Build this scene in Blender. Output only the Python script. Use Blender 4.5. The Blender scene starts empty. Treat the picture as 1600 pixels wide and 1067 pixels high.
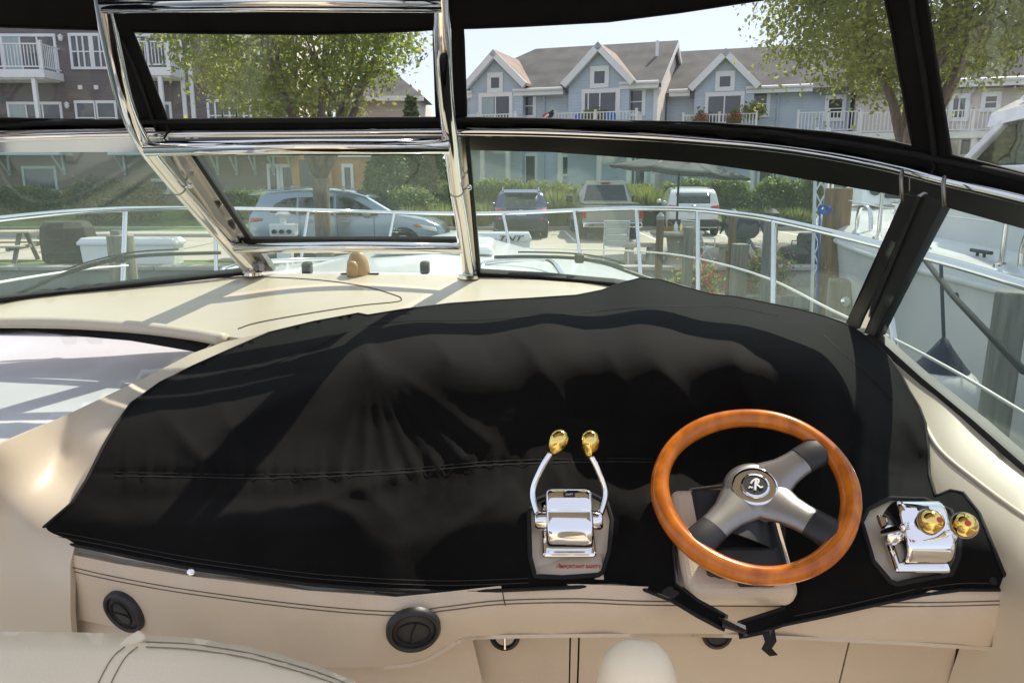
import bpy, bmesh, math, random
import numpy as np
from mathutils import Vector, Matrix, geometry
random.seed(7); np.random.seed(7)
scene = bpy.context.scene
R = math.radians
# ------------------------------------------------------------------ camera, sky, sun, exposure
FPX = 1200.0; PITCH = R(11.93); EYE = 1.98
cam_data = bpy.data.cameras.new('camera'); cam_o = bpy.data.objects.new('camera', cam_data)
scene.collection.objects.link(cam_o); scene.camera = cam_o
cam_data.sensor_width = 36.0; cam_data.lens = 36.0*FPX/1600.0
cam_data.clip_start = 0.02; cam_data.clip_end = 2000
cam_o.location = (0, 0, EYE); cam_o.rotation_euler = (math.pi/2-PITCH, 0, 0)
SUN_AZ, SUN_EL = 34.0, 49.0
world = bpy.data.worlds.new('World'); scene.world = world; world.use_nodes = True
wn = world.node_tree.nodes; wl = world.node_tree.links
sky = wn.new('ShaderNodeTexSky'); sky.sky_type = 'NISHITA'; sky.sun_disc = False
sky.sun_elevation = R(SUN_EL); sky.sun_rotation = R(SUN_AZ)
sky.air_density = 1.0; sky.dust_density = 0.8; sky.ozone_density = 1.2
bg = wn['Background']; hz_ = wn.new('ShaderNodeMix'); hz_.data_type = 'RGBA'; hz_.inputs[0].default_value = 0.88; hz_.inputs[7].default_value = (1.95, 2.02, 2.38, 1)   # a hazy day: the dome is veiled evenly, all round
wl.new(sky.outputs[0], hz_.inputs[6]); wl.new(hz_.outputs[2], bg.inputs[0]); bg.inputs[1].default_value = 0.15
sd = bpy.data.lights.new('sun', 'SUN'); sd.energy = 2.35; sd.angle = R(0.6); sd.color = (1.0, 0.91, 0.78)
so = bpy.data.objects.new('sun', sd); scene.collection.objects.link(so)
sdir = Vector((math.sin(R(SUN_AZ))*math.cos(R(SUN_EL)), math.cos(R(SUN_AZ))*math.cos(R(SUN_EL)), math.sin(R(SUN_EL))))
so.rotation_euler = (-sdir).to_track_quat('-Z', 'Y').to_euler(); so.location = sdir*60
vs = scene.view_settings
vs.view_transform = 'Standard'; vs.look = 'None'; vs.exposure = 1.46; vs.gamma = 1.0; vs.use_curve_mapping = False
try:
    scene.cycles.transparent_max_bounces = 24; scene.cycles.max_bounces = 10
except Exception: pass

# ------------------------------------------------------------------ pixel -> place helpers (a pixel gives a direction, distance from what it touches)
CP, SP = math.cos(PITCH), math.sin(PITCH)
def ray(px, py):
    u = (px-800)/FPX; v = (533.5-py)/FPX
    return Vector((u, CP+v*SP, -SP+v*CP))
O = Vector((0, 0, EYE))
def cam(px, py, d): return O + ray(px, py)*d
def at(px, py, y):
    r = ray(px, py); return O + r*(y/r.y)
def onz(px, py, z):
    r = ray(px, py); return O + r*((z-EYE)/r.z)

# ------------------------------------------------------------------ materials
MATS = {}
def mat(name, col, rough=0.5, metal=0.0, var=0.08, vscale=6.0, bump=0.0, bscale=60.0, spec=0.5, coat=0.0, sheen=0.0, col2=None, stretch=(1,1,1), trans=0.0, detail=4.0):
    if name in MATS: return MATS[name]
    m = bpy.data.materials.new(name); m.use_nodes = True
    n = m.node_tree.nodes; l = m.node_tree.links; p = n['Principled BSDF']
    tc = n.new('ShaderNodeTexCoord'); mp = n.new('ShaderNodeMapping'); mp.inputs['Scale'].default_value = stretch
    l.new(tc.outputs['Object'], mp.inputs[0])
    nz = n.new('ShaderNodeTexNoise'); nz.inputs['Scale'].default_value = vscale; nz.inputs['Detail'].default_value = detail
    l.new(mp.outputs[0], nz.inputs['Vector'])
    rmp = n.new('ShaderNodeValToRGB'); rmp.color_ramp.elements[0].position = 0.3; rmp.color_ramp.elements[1].position = 0.7
    c1 = [min(1, c*(1-var)) for c in col]; c2 = col2 if col2 else [min(1, c*(1+var)) for c in col]
    rmp.color_ramp.elements[0].color = (*c1, 1); rmp.color_ramp.elements[1].color = (*c2, 1)
    l.new(nz.outputs[0], rmp.inputs[0]); l.new(rmp.outputs[0], p.inputs['Base Color'])
    p.inputs['Roughness'].default_value = rough; p.inputs['Metallic'].default_value = metal
    p.inputs['Specular IOR Level'].default_value = spec; p.inputs['Coat Weight'].default_value = coat
    p.inputs['Coat Roughness'].default_value = 0.08; p.inputs['Sheen Weight'].default_value = sheen
    if bump:
        b = n.new('ShaderNodeTexNoise'); b.inputs['Scale'].default_value = bscale; b.inputs['Detail'].default_value = 3
        l.new(mp.outputs[0], b.inputs['Vector'])
        bn = n.new('ShaderNodeBump'); bn.inputs['Strength'].default_value = bump; bn.inputs['Distance'].default_value = 0.02
        l.new(b.outputs[0], bn.inputs['Height']); l.new(bn.outputs[0], p.inputs['Normal'])
    if trans:
        tr = n.new('ShaderNodeBsdfTranslucent'); l.new(rmp.outputs[0], tr.inputs[0])
        mx = n.new('ShaderNodeMixShader'); mx.inputs[0].default_value = trans
        out = n['Material Output']; l.new(p.outputs[0], mx.inputs[1]); l.new(tr.outputs[0], mx.inputs[2]); l.new(mx.outputs[0], out.inputs[0])
    MATS[name] = m; return m

def glass_mat(name, tint, haze, hazecol=(0.8, 0.8, 0.75), speck=0.0, rough=0.0, ior=1.45):
    """thin pane: transmits with a tint, mirrors by Fresnel, carries a little dust"""
    m = bpy.data.materials.new(name); m.use_nodes = True
    n = m.node_tree.nodes; l = m.node_tree.links; n.remove(n['Principled BSDF']); out = n['Material Output']
    t = n.new('ShaderNodeBsdfTransparent'); t.inputs[0].default_value = (*tint, 1)
    g = n.new('ShaderNodeBsdfGlossy'); g.inputs['Roughness'].default_value = rough; g.inputs[0].default_value = (0.9, 0.95, 0.93, 1)
    f = n.new('ShaderNodeFresnel')
    ge = n.new('ShaderNodeNewGeometry'); mi = n.new('ShaderNodeMapRange'); mi.inputs[3].default_value = ior; mi.inputs[4].default_value = 1/ior   # the same air-to-pane reflectance from both sides
    l.new(ge.outputs['Backfacing'], mi.inputs[0]); l.new(mi.outputs[0], f.inputs[0])
    m1 = n.new('ShaderNodeMixShader'); l.new(f.outputs[0], m1.inputs[0]); l.new(t.outputs[0], m1.inputs[1]); l.new(g.outputs[0], m1.inputs[2])
    d = n.new('ShaderNodeBsdfDiffuse'); d.inputs[0].default_value = (*hazecol, 1)
    tr = n.new('ShaderNodeBsdfTranslucent'); tr.inputs[0].default_value = (*hazecol, 1)
    m0 = n.new('ShaderNodeMixShader'); m0.inputs[0].default_value = 0.5; l.new(d.outputs[0], m0.inputs[1]); l.new(tr.outputs[0], m0.inputs[2])
    tc = n.new('ShaderNodeTexCoord')
    nz = n.new('ShaderNodeTexNoise'); nz.inputs['Scale'].default_value = 3.0; nz.inputs['Detail'].default_value = 5; l.new(tc.outputs['Object'], nz.inputs['Vector'])
    mr = n.new('ShaderNodeMapRange'); mr.inputs[1].default_value = 0.3; mr.inputs[2].default_value = 0.75
    mr.inputs[3].default_value = haze*0.5; mr.inputs[4].default_value = haze*1.5; l.new(nz.outputs[0], mr.inputs[0])
    fac = mr.outputs[0]
    if speck:
        vo = n.new('ShaderNodeTexVoronoi'); vo.inputs['Scale'].default_value = 55; l.new(tc.outputs['Object'], vo.inputs['Vector'])
        lt = n.new('ShaderNodeMapRange'); lt.inputs[1].default_value = 0.06; lt.inputs[2].default_value = 0.13; lt.inputs[3].default_value = speck; lt.inputs[4].default_value = 0
        l.new(vo.outputs[0], lt.inputs[0])
        nz2 = n.new('ShaderNodeTexNoise'); nz2.inputs['Scale'].default_value = 9; l.new(tc.outputs['Object'], nz2.inputs['Vector'])
        gt = n.new('ShaderNodeMath'); gt.operation = 'GREATER_THAN'; gt.inputs[1].default_value = 0.56; l.new(nz2.outputs[0], gt.inputs[0])
        mu = n.new('ShaderNodeMath'); mu.operation = 'MULTIPLY'; l.new(lt.outputs[0], mu.inputs[0]); l.new(gt.outputs[0], mu.inputs[1])
        ad = n.new('ShaderNodeMath'); ad.operation = 'ADD'; l.new(fac, ad.inputs[0]); l.new(mu.outputs[0], ad.inputs[1]); fac = ad.outputs[0]
    m2 = n.new('ShaderNodeMixShader'); l.new(fac, m2.inputs[0]); l.new(m1.outputs[0], m2.inputs[1]); l.new(m0.outputs[0], m2.inputs[2])
    l.new(m2.outputs[0], out.inputs[0]); MATS[name] = m; return m

def siding_mat(name, col, pitch=0.14, rough=0.6):
    m = mat(name, col, rough, var=0.05, vscale=1.5)
    n = m.node_tree.nodes; l = m.node_tree.links; p = n['Principled BSDF']
    tc = n.new('ShaderNodeTexCoord'); sx = n.new('ShaderNodeSeparateXYZ'); l.new(tc.outputs['Object'], sx.inputs[0])
    mu = n.new('ShaderNodeMath'); mu.operation = 'MULTIPLY'; mu.inputs[1].default_value = 1/pitch; l.new(sx.outputs[2], mu.inputs[0])
    fr = n.new('ShaderNodeMath'); fr.operation = 'FRACT'; l.new(mu.outputs[0], fr.inputs[0])
    bn = n.new('ShaderNodeBump'); bn.inputs['Strength'].default_value = 1.0; bn.inputs['Distance'].default_value = 0.05; bn.invert = True
    l.new(fr.outputs[0], bn.inputs['Height']); l.new(bn.outputs[0], p.inputs['Normal']); return m

def shingle_mat(name, col, col2):
    m = mat(name, col, 0.95, var=0.1, col2=col2, vscale=0.9, bump=0.6, bscale=40, stretch=(1, 1, 1))
    return m

M = {}
M['cream'] = mat('cream_gelcoat', (0.61, 0.53, 0.41), 0.42, var=0.03, vscale=3, coat=0.2)
M['beige'] = mat('beige_vinyl', (0.62, 0.51, 0.38), 0.45, var=0.06, vscale=5, bump=0.12, bscale=300)
M['seat'] = mat('ivory_vinyl', (0.86, 0.74, 0.53), 0.42, var=0.03, vscale=4, bump=0.06, bscale=300)
M['white'] = mat('white_gelcoat', (0.78, 0.79, 0.78), 0.25, var=0.02, coat=0.4)
M['hullgrey'] = mat('weathered_white_hull', (0.70, 0.71, 0.69), 0.35, var=0.12, vscale=1.4, coat=0.2)
M['canvas'] = mat('black_canvas', (0.007, 0.007, 0.0073), 0.85, var=0.25, vscale=9, bump=0.25, bscale=700, spec=0.25)
M['cover'] = mat('black_acrylic_cloth', (0.0048, 0.0045, 0.0041), 0.85, var=0.3, vscale=7, bump=0.22, bscale=650, spec=0.10, sheen=0.02)
M['seam'] = mat('black_hem_tape', (0.011, 0.011, 0.012), 0.7, var=0.2, bump=0.3, bscale=500, spec=0.3)
M['steel'] = mat('polished_stainless', (0.78, 0.77, 0.75), 0.07, 1.0, var=0.03, vscale=12)
M['alu'] = mat('anodised_frame', (0.55, 0.53, 0.50), 0.16, 1.0, var=0.04, vscale=10)
M['chrome'] = mat('chrome', (0.86, 0.86, 0.86), 0.035, 1.0, var=0.01)
M['gold'] = mat('brass_gilt', (0.90, 0.66, 0.20), 0.12, 1.0, var=0.04)
M['blackp'] = mat('black_plastic', (0.018, 0.018, 0.019), 0.45, var=0.1, bump=0.05, bscale=500)
M['rubber'] = mat('black_rubber', (0.012, 0.012, 0.012), 0.6, var=0.1)
M['gun'] = mat('gunmetal_satin', (0.30, 0.29, 0.27), 0.36, 0.8, var=0.05, vscale=30, bump=0.03, bscale=900)
M['wood'] = mat('varnished_mahogany', (0.50, 0.115, 0.006), 0.3, var=0.25, vscale=34, col2=(0.68, 0.20, 0.015), spec=0.2, coat=0.7, stretch=(1, 1, 0.25), detail=6)
M['thread'] = mat('dark_thread', (0.11, 0.085, 0.06), 0.8)
M['stitch'] = mat('tan_thread', (0.25, 0.2, 0.14), 0.8)
M['stitchk'] = mat('black_thread', (0.035, 0.034, 0.032), 0.7)
M['red'] = mat('red_print', (0.55, 0.06, 0.03), 0.5)
M['paper'] = mat('clear_label', (0.60, 0.50, 0.38), 0.35)
M['whitep'] = mat('white_paint', (0.78, 0.78, 0.76), 0.55, var=0.03)
M['blackd'] = mat('gap_shade_black', (0.006, 0.006, 0.006), 0.9, var=0.0)  # near-black colour standing for the shade inside slots and gaps
M['dome'] = mat('tan_plastic', (0.52, 0.36, 0.19), 0.4, var=0.05)
M['wgl'] = glass_mat('windshield_glass', (0.91, 0.972, 0.95), 0.028, (0.60, 0.76, 0.70), speck=0.25)
M['vinyl'] = glass_mat('clear_vinyl', (0.975, 0.98, 0.975), 0.008, (0.82, 0.82, 0.80), ior=1.3)
M['win'] = mat('house_glass', (0.045, 0.055, 0.065), 0.05, var=0.3, vscale=0.5, spec=0.7)
M['curtain'] = mat('pale_curtain', (0.36, 0.46, 0.46), 0.8, var=0.1, vscale=3, stretch=(6, 6, 0.2))
M['concrete'] = mat('pale_concrete', (0.40, 0.355, 0.29), 0.9, var=0.13, vscale=0.6, bump=0.2, bscale=20)
M['kerb'] = mat('kerb_concrete', (0.38, 0.36, 0.32), 0.9, var=0.1, vscale=3)
M['wallc'] = mat('seawall_concrete', (0.27, 0.28, 0.26), 0.85, var=0.2, vscale=1.2, bump=0.3, bscale=8)
M['grass'] = mat('lawn', (0.13, 0.22, 0.04), 0.9, var=0.35, vscale=2.5, bump=0.6, bscale=60, col2=(0.17, 0.24, 0.05))
M['soil'] = mat('mulch', (0.09, 0.062, 0.04), 0.95, var=0.3, vscale=8, bump=0.6, bscale=30)
M['pile'] = mat('weathered_piling', (0.26, 0.235, 0.175), 0.9, var=0.35, vscale=5, bump=0.5, bscale=14, stretch=(4, 4, 0.35))
M['pileb'] = mat('brown_piling', (0.20, 0.115, 0.06), 0.88, var=0.55, vscale=5, bump=0.5, bscale=14, stretch=(4, 4, 0.35))
M['pileg'] = mat('grey_piling', (0.19, 0.19, 0.17), 0.9, var=0.35, vscale=5, bump=0.5, bscale=14, stretch=(4, 4, 0.35))
M['leaf_a'] = mat('maple_leaf', (0.17, 0.29, 0.05), 0.5, var=0.3, vscale=0.9, col2=(0.46, 0.48, 0.12), trans=0.72)
M['leaf_b'] = mat('linden_leaf', (0.18, 0.28, 0.06), 0.5, var=0.3, vscale=0.6, col2=(0.44, 0.46, 0.13), trans=0.72)
M['hedge'] = mat('hedge_leaf', (0.11, 0.19, 0.035), 0.5, var=0.35, vscale=2.0, col2=(0.26, 0.31, 0.08), trans=0.5)
M['shrub'] = mat('shrub_leaf', (0.11, 0.14, 0.03), 0.5, var=0.35, vscale=1.0, col2=(0.32, 0.25, 0.07), trans=0.45)
M['thuja'] = mat('thuja_foliage', (0.055, 0.115, 0.025), 0.6, var=0.3, vscale=1.2, col2=(0.10, 0.17, 0.04), trans=0.15)
M['blade'] = mat('ornamental_grass', (0.15, 0.21, 0.04), 0.55, var=0.3, vscale=1.5, col2=(0.31, 0.33, 0.09), trans=0.5)
M['bark'] = mat('tree_bark', (0.17, 0.13, 0.095), 0.95, var=0.3, vscale=6, bump=0.8, bscale=18, stretch=(2, 2, 0.4))
M['flower'] = mat('red_petals', (0.55, 0.05, 0.04), 0.6, var=0.3, vscale=4, trans=0.3)
M['pink'] = mat('pink_petals', (0.45, 0.07, 0.13), 0.6, var=0.3, vscale=4, trans=0.3)
M['tyre'] = mat('tyre_rubber', (0.02, 0.02, 0.02), 0.8)
M['rim'] = mat('alloy_wheel', (0.5, 0.5, 0.5), 0.3, 0.9)
M['carglass'] = mat('car_glass', (0.02, 0.025, 0.028), 0.03, var=0.1, spec=0.8)
M['tail'] = mat('red_lens', (0.45, 0.015, 0.012), 0.12, var=0.2, coat=0.6)
M['lamp'] = mat('clear_lens', (0.75, 0.77, 0.80), 0.1, var=0.15, vscale=20, coat=0.8)
M['amber'] = mat('amber_lens', (0.6, 0.2, 0.03), 0.15, coat=0.5)
M['trimb'] = mat('car_black_trim', (0.022, 0.022, 0.023), 0.5)
M['brown'] = siding_mat('brown_siding', (0.118, 0.098, 0.094), 0.16)
M['taupe'] = siding_mat('taupe_wall', (0.19, 0.135, 0.092), 0.3)
M['blue'] = siding_mat('blue_siding', (0.45, 0.53, 0.585), 0.16)
M['palesid_sunlit'] = siding_mat('pale_or_sunlit_siding', (0.62, 0.56, 0.50), 0.16)  # own colour of the pale houses; on end walls it stands for sunlight
M['whiteh'] = mat('white_trim', (0.76, 0.77, 0.77), 0.5, var=0.03)
M['roof'] = shingle_mat('grey_shingles', (0.075, 0.075, 0.075), (0.125, 0.123, 0.121))
M['roof_sunlit'] = shingle_mat('sunlit_shingles', (0.27, 0.21, 0.165), (0.36, 0.29, 0.23))  # dormer shingles with the warm sunlight put into their colour
M['teal'] = mat('pale_teal_trim', (0.48, 0.56, 0.54), 0.6, var=0.04)
M['umb'] = mat('grey_umbrella_cloth', (0.075, 0.08, 0.08), 0.85, var=0.1, trans=0.15)
M['bluech'] = mat('blue_plastic', (0.02, 0.14, 0.52), 0.5)
M['stonet'] = mat('cast_stone', (0.42, 0.36, 0.27), 0.9, var=0.15, vscale=8)
M['sling'] = mat('chair_sling', (0.55, 0.58, 0.56), 0.7, var=0.06)
M['whitemet'] = mat('white_tube', (0.70, 0.72, 0.72), 0.35)
M['navy'] = mat('navy_cloth', (0.012, 0.016, 0.045), 0.8, var=0.2, bump=0.3, bscale=80)
M['outb'] = mat('outboard_grey', (0.07, 0.075, 0.08), 0.35, var=0.1, coat=0.4)
M['bluerope'] = mat('blue_rope', (0.02, 0.10, 0.42), 0.8)
M['ropek'] = mat('black_rope', (0.02, 0.02, 0.022), 0.85, bump=0.5, bscale=200)
M['ropew'] = mat('white_cable', (0.68, 0.67, 0.62), 0.5)
M['tanwood'] = mat('tan_wood', (0.30, 0.155, 0.05), 0.7, var=0.25, stretch=(4, 4, .4))
M['fender'] = mat('grey_fender', (0.70, 0.71, 0.68), 0.5, var=0.08)
M['darkcover'] = mat('dark_brown_cover', (0.035, 0.030, 0.025), 0.85, var=0.25, vscale=20, bump=0.5, bscale=60)
def brick_mat():
    m = mat('orange_brick', (0.46, 0.22, 0.09), 0.85, var=0.05); n = m.node_tree.nodes; l = m.node_tree.links; p = n['Principled BSDF']
    b = n.new('ShaderNodeTexBrick'); b.inputs['Scale'].default_value = 4; b.inputs['Color1'].default_value = (0.60, 0.30, 0.13, 1); b.inputs['Color2'].default_value = (0.52, 0.24, 0.10, 1)
    b.inputs['Mortar'].default_value = (0.42, 0.34, 0.26, 1)
    tc = n.new('ShaderNodeTexCoord'); mp = n.new('ShaderNodeMapping'); mp.inputs['Rotation'].default_value = (R(90), 0, 0)
    l.new(tc.outputs['Object'], mp.inputs[0]); l.new(mp.outputs[0], b.inputs[0]); l.new(b.outputs[0], p.inputs['Base Color']); return m
M['brick'] = brick_mat()

# ------------------------------------------------------------------ object helpers
COL = scene.collection
def tag(o, label=None, cat=None, group=None, kind=None):
    if label: o['label'] = label
    if cat: o['category'] = cat
    if group: o['group'] = group
    if kind: o['kind'] = kind
    return o
def empty(name, loc=(0, 0, 0), rz=0.0, label=None, cat=None, group=None):
    o = bpy.data.objects.new(name, None); COL.objects.link(o); o.location = loc; o.rotation_euler = (0, 0, rz)
    o.empty_display_size = 0.1
    return tag(o, label, cat, group)
def newobj(name, me, parent=None, world_parent=True):
    o = bpy.data.objects.new(name, me); COL.objects.link(o)
    if parent: o.parent = parent
    return o
def copy_tree(o, parent=None):
    c = o.copy(); COL.objects.link(c)
    if parent: c.parent = parent
    for ch in list(o.children): copy_tree(ch, c)
    return c

class MB:
    """collects shapes into one mesh; coordinates are local to the parent thing"""
    def __init__(s, off=None): s.v = []; s.f = []; s.off = Vector(off) if off is not None else Vector((0, 0, 0)); s.mx = None
    def add(s, vs, fs):
        b = len(s.v)
        for p in vs:
            p = Vector(p)
            if s.mx is not None: p = s.mx @ p
            s.v.append(tuple(p - s.off))
        s.f += [tuple(b+i for i in f) for f in fs]; return s
    def box(s, c, size, rz=0.0, rot=None):
        x, y, z = [k/2 for k in size]; m = rot if rot is not None else Matrix.Rotation(rz, 3, 'Z'); c = Vector(c)
        vs = [c + m @ Vector((a*x, b*y, d*z)) for a, b, d in ((-1,-1,-1),(1,-1,-1),(1,1,-1),(-1,1,-1),(-1,-1,1),(1,-1,1),(1,1,1),(-1,1,1))]
        return s.add(vs, [(3,2,1,0),(4,5,6,7),(0,1,5,4),(1,2,6,5),(2,3,7,6),(3,0,4,7)])
    def bb(s, x0, x1, y0, y1, z0, z1): return s.box(((x0+x1)/2, (y0+y1)/2, (z0+z1)/2), (abs(x1-x0), abs(y1-y0), abs(z1-z0)))
    def beam(s, p0, p1, w, t, up=(0, 0, 1)):
        p0 = Vector(p0); p1 = Vector(p1); d = (p1-p0); L = d.length; d.normalize(); up = Vector(up)
        a = d.cross(up);  a = a.normalized() if a.length > 1e-6 else Vector((1, 0, 0)); b = a.cross(d)
        m = Matrix((a, d, b)).transposed(); return s.box((p0+p1)/2, (w, L, t), rot=m)
    def tube(s, pts, r, n=10, closed=False, flat=None, caps=True):
        pts = [Vector(p) for p in pts]; N = len(pts); rs = r if isinstance(r, (list, tuple)) else [r]*N
        tang = []
        for i in range(N):
            if closed: t = pts[(i+1) % N]-pts[i-1]
            else: t = pts[min(i+1, N-1)]-pts[max(i-1, 0)]
            tang.append(t.normalized())
        ref = Vector((0, 0, 1)) if abs(tang[0].z) < 0.9 else Vector((0, 1, 0))
        a = tang[0].cross(ref).normalized(); vs = []
        for i in range(N):
            a = (a - tang[i]*a.dot(tang[i])).normalized(); b = tang[i].cross(a)
            for k in range(n):
                th = 2*math.pi*k/n; fl = flat if flat else 1.0
                vs.append(pts[i] + (a*math.cos(th) + b*math.sin(th)*fl)*rs[i])
        fs = []
        for i in range(N if closed else N-1):
            j = (i+1) % N
            for k in range(n):
                k2 = (k+1) % n; fs.append((i*n+k, i*n+k2, j*n+k2, j*n+k))
        if caps and not closed: fs += [tuple(range(n))[::-1], tuple((N-1)*n+k for k in range(n))]
        return s.add(vs, fs)
    def lathe(s, prof, n=24, base=(0, 0, 0), mx=None, cap=True):
        vs = []; fs = []; base = Vector(base)
        for r, z in prof:
            for k in range(n):
                th = 2*math.pi*k/n; p = Vector((r*math.cos(th), r*math.sin(th), z))
                if mx is not None: p = mx @ p
                vs.append(base+p)
        for i in range(len(prof)-1):
            for k in range(n):
                k2 = (k+1) % n; fs.append((i*n+k, i*n+k2, (i+1)*n+k2, (i+1)*n+k))
        if cap: fs += [tuple(range(n))[::-1], tuple((len(prof)-1)*n+k for k in range(n))]
        return s.add(vs, fs)
    def loft(s, rings, cap=True, closed=True):
        n = len(rings[0]); vs = [p for rg in rings for p in rg]; fs = []
        for i in range(len(rings)-1):
            for k in range(n if closed else n-1):
                k2 = (k+1) % n; fs.append((i*n+k, i*n+k2, (i+1)*n+k2, (i+1)*n+k))
        if cap: fs += [tuple(range(n))[::-1], tuple((len(rings)-1)*n+k for k in range(n))]
        return s.add(vs, fs)
    def prism(s, poly, y0, y1):
        """polygon in (x,z) extruded along y"""
        n = len(poly); vs = [(x, y0, z) for x, z in poly] + [(x, y1, z) for x, z in poly]
        fs = [tuple(range(n)), tuple(range(2*n-1, n-1, -1))] + [(i, n+i, n+(i+1) % n, (i+1) % n) for i in range(n)]
        return s.add(vs, fs)
    def build(s, name, m, parent=None, smooth=None, bevel=0.0, solid=0.0, segs=2, subsurf=0, offset=-1, raw=False):
        me = bpy.data.meshes.new(name); me.from_pydata(s.v, [], s.f); me.update()
        bm = bmesh.new(); bm.from_mesh(me); bmesh.ops.recalc_face_normals(bm, faces=bm.faces) if solid == 0 and not raw else None; bm.to_mesh(me); bm.free()
        me.materials.append(M[m] if isinstance(m, str) else m)
        o = newobj(name, me, parent)
        if smooth is not None:
            for p in me.polygons: p.use_smooth = True
            if smooth < 180:
                try: me.set_sharp_from_angle(angle=R(smooth))
                except Exception: pass
        if subsurf:
            ss = o.modifiers.new('sub', 'SUBSURF'); ss.levels = subsurf; ss.render_levels = subsurf
        if solid:
            so_ = o.modifiers.new('solid', 'SOLIDIFY'); so_.thickness = solid; so_.offset = offset
        if bevel:
            b = o.modifiers.new('bevel', 'BEVEL'); b.width = bevel; b.segments = segs; b.limit_method = 'ANGLE'; b.angle_limit = R(40)
        return o

def smooth_path(pts, sub=6, closed=False):
    """Catmull-Rom through tuples of any length"""
    P = [np.array(p, float) for p in pts]; n = len(P); out = []
    rng = range(n) if closed else range(n-1)
    for i in rng:
        p0 = P[(i-1) % n] if closed or i > 0 else 2*P[0]-P[1]
        p1 = P[i]; p2 = P[(i+1) % n]
        p3 = P[(i+2) % n] if closed or i < n-2 else 2*P[-1]-P[-2]
        for k in range(sub):
            t = k/sub
            out.append(0.5*((2*p1)+(-p0+p2)*t+(2*p0-5*p1+4*p2-p3)*t*t+(-p0+3*p1-3*p2+p3)*t**3))
    if not closed: out.append(P[-1])
    return [tuple(p) for p in out]
def cpath(pts, sub=6): return [cam(*p) for p in smooth_path(pts, sub)]

class TPS:
    """thin plate spline of inverse depth: planes stay planes"""
    def __init__(s, pts, lam=1e-6):
        P = np.array(pts, float); s.x = P[:, :2]/1000; y = 1/P[:, 2]; n = len(P)
        K = s.k(s.x, s.x)+lam*np.eye(n); A = np.zeros((n+3, n+3)); A[:n, :n] = K; Q = np.c_[np.ones(n), s.x]; A[:n, n:] = Q; A[n:, :n] = Q.T
        s.w = np.linalg.solve(A, np.r_[y, 0, 0, 0])
    def k(s, a, b):
        d2 = ((a[:, None]-b[None])**2).sum(-1); return 0.5*d2*np.log(d2+1e-12)
    def __call__(s, px, py):
        q = np.array([[px, py]])/1000; n = len(s.x)
        return 1/float((s.k(q, s.x) @ s.w[:n])[0] + s.w[n]+s.w[n+1]*q[0, 0]+s.w[n+2]*q[0, 1])

def inside(p, poly):
    x, y = p; c = False; n = len(poly); j = n-1
    for i in range(n):
        xi, yi = poly[i]; xj, yj = poly[j]
        if (yi > y) != (yj > y) and x < (xj-xi)*(y-yi)/(yj-yi)+xi: c = not c
        j = i
    return c
def densify(poly, step):
    out = []; n = len(poly)
    for i in range(n):
        a = poly[i]; b = poly[(i+1) % n]; L = math.hypot(b[0]-a[0], b[1]-a[1]); k = max(1, int(L/step))
        out += [(a[0]+(b[0]-a[0])*t/k, a[1]+(b[1]-a[1])*t/k) for t in range(k)]
    return out
def mapped(outline, step, fn, holes=(), jitter=0.0):
    """triangulate a polygon (with holes) on a grid and map it through fn(u,v)"""
    loops = [densify(list(outline), step)]+[densify(list(h), step) for h in holes]
    V = []; E = []
    for lp in loops:
        b = len(V); V += lp; E += [(b+i, b+(i+1) % len(lp)) for i in range(len(lp))]
    nb = len(V); B = np.array(V)
    xs = [p[0] for p in loops[0]]; ys = [p[1] for p in loops[0]]; y = min(ys)+step*.5; row = 0
    while y < max(ys):
        x = min(xs)+step*(.5 if row % 2 else 1.0)*1.0
        while x < max(xs):
            if inside((x, y), loops[0]) and not any(inside((x, y), h) for h in loops[1:]) and ((B-(x, y))**2).sum(1).min() > (0.55*step)**2: V.append((x, y))
            x += step
        y += step*.87; row += 1
    r = geometry.delaunay_2d_cdt([Vector(p) for p in V], E, [], 0, 1e-7)
    ov, of = r[0], r[2]; vs = [fn(p.x, p.y) for p in ov]; fs = []
    for f in of:
        c = sum((ov[i] for i in f), Vector((0, 0)))/len(f)
        if inside(c, loops[0]) and not any(inside(c, h) for h in loops[1:]): fs.append(tuple(f))
    return vs, fs
def face_to(vs, fs, eye):
    out = []
    for f in fs:
        a, b, c = [Vector(vs[i]) for i in f[:3]]; n = (b-a).cross(c-a)
        out.append(tuple(f) if n.dot(Vector(eye)-a) > 0 else tuple(reversed(f)))
    return out
def slab(mb, vs, fs, thick):
    """a sheet with a back and a hard rim of its own vertices"""
    vs = [Vector(v) for v in vs]; N = [Vector((0, 0, 0)) for _ in vs]; cnt = {}
    for f in fs:
        n = (vs[f[1]]-vs[f[0]]).cross(vs[f[2]]-vs[f[0]])
        for i in f: N[i] += n
        for k in range(len(f)):
            a, b = f[k], f[(k+1) % len(f)]; cnt[(min(a, b), max(a, b))] = cnt.get((min(a, b), max(a, b)), 0)+1
    back = [v-n.normalized()*thick if n.length > 0 else v for v, n in zip(vs, N)]
    mb.add(vs, fs); mb.add(back, [tuple(reversed(f)) for f in fs]); rv = []; rf = []
    for f in fs:
        for k in range(len(f)):
            a, b = f[k], f[(k+1) % len(f)]
            if cnt[(min(a, b), max(a, b))] == 1: i = len(rv); rv += [vs[a], vs[b], back[b], back[a]]; rf.append((i+3, i+2, i+1, i))
    mb.add(rv, rf)
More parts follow.
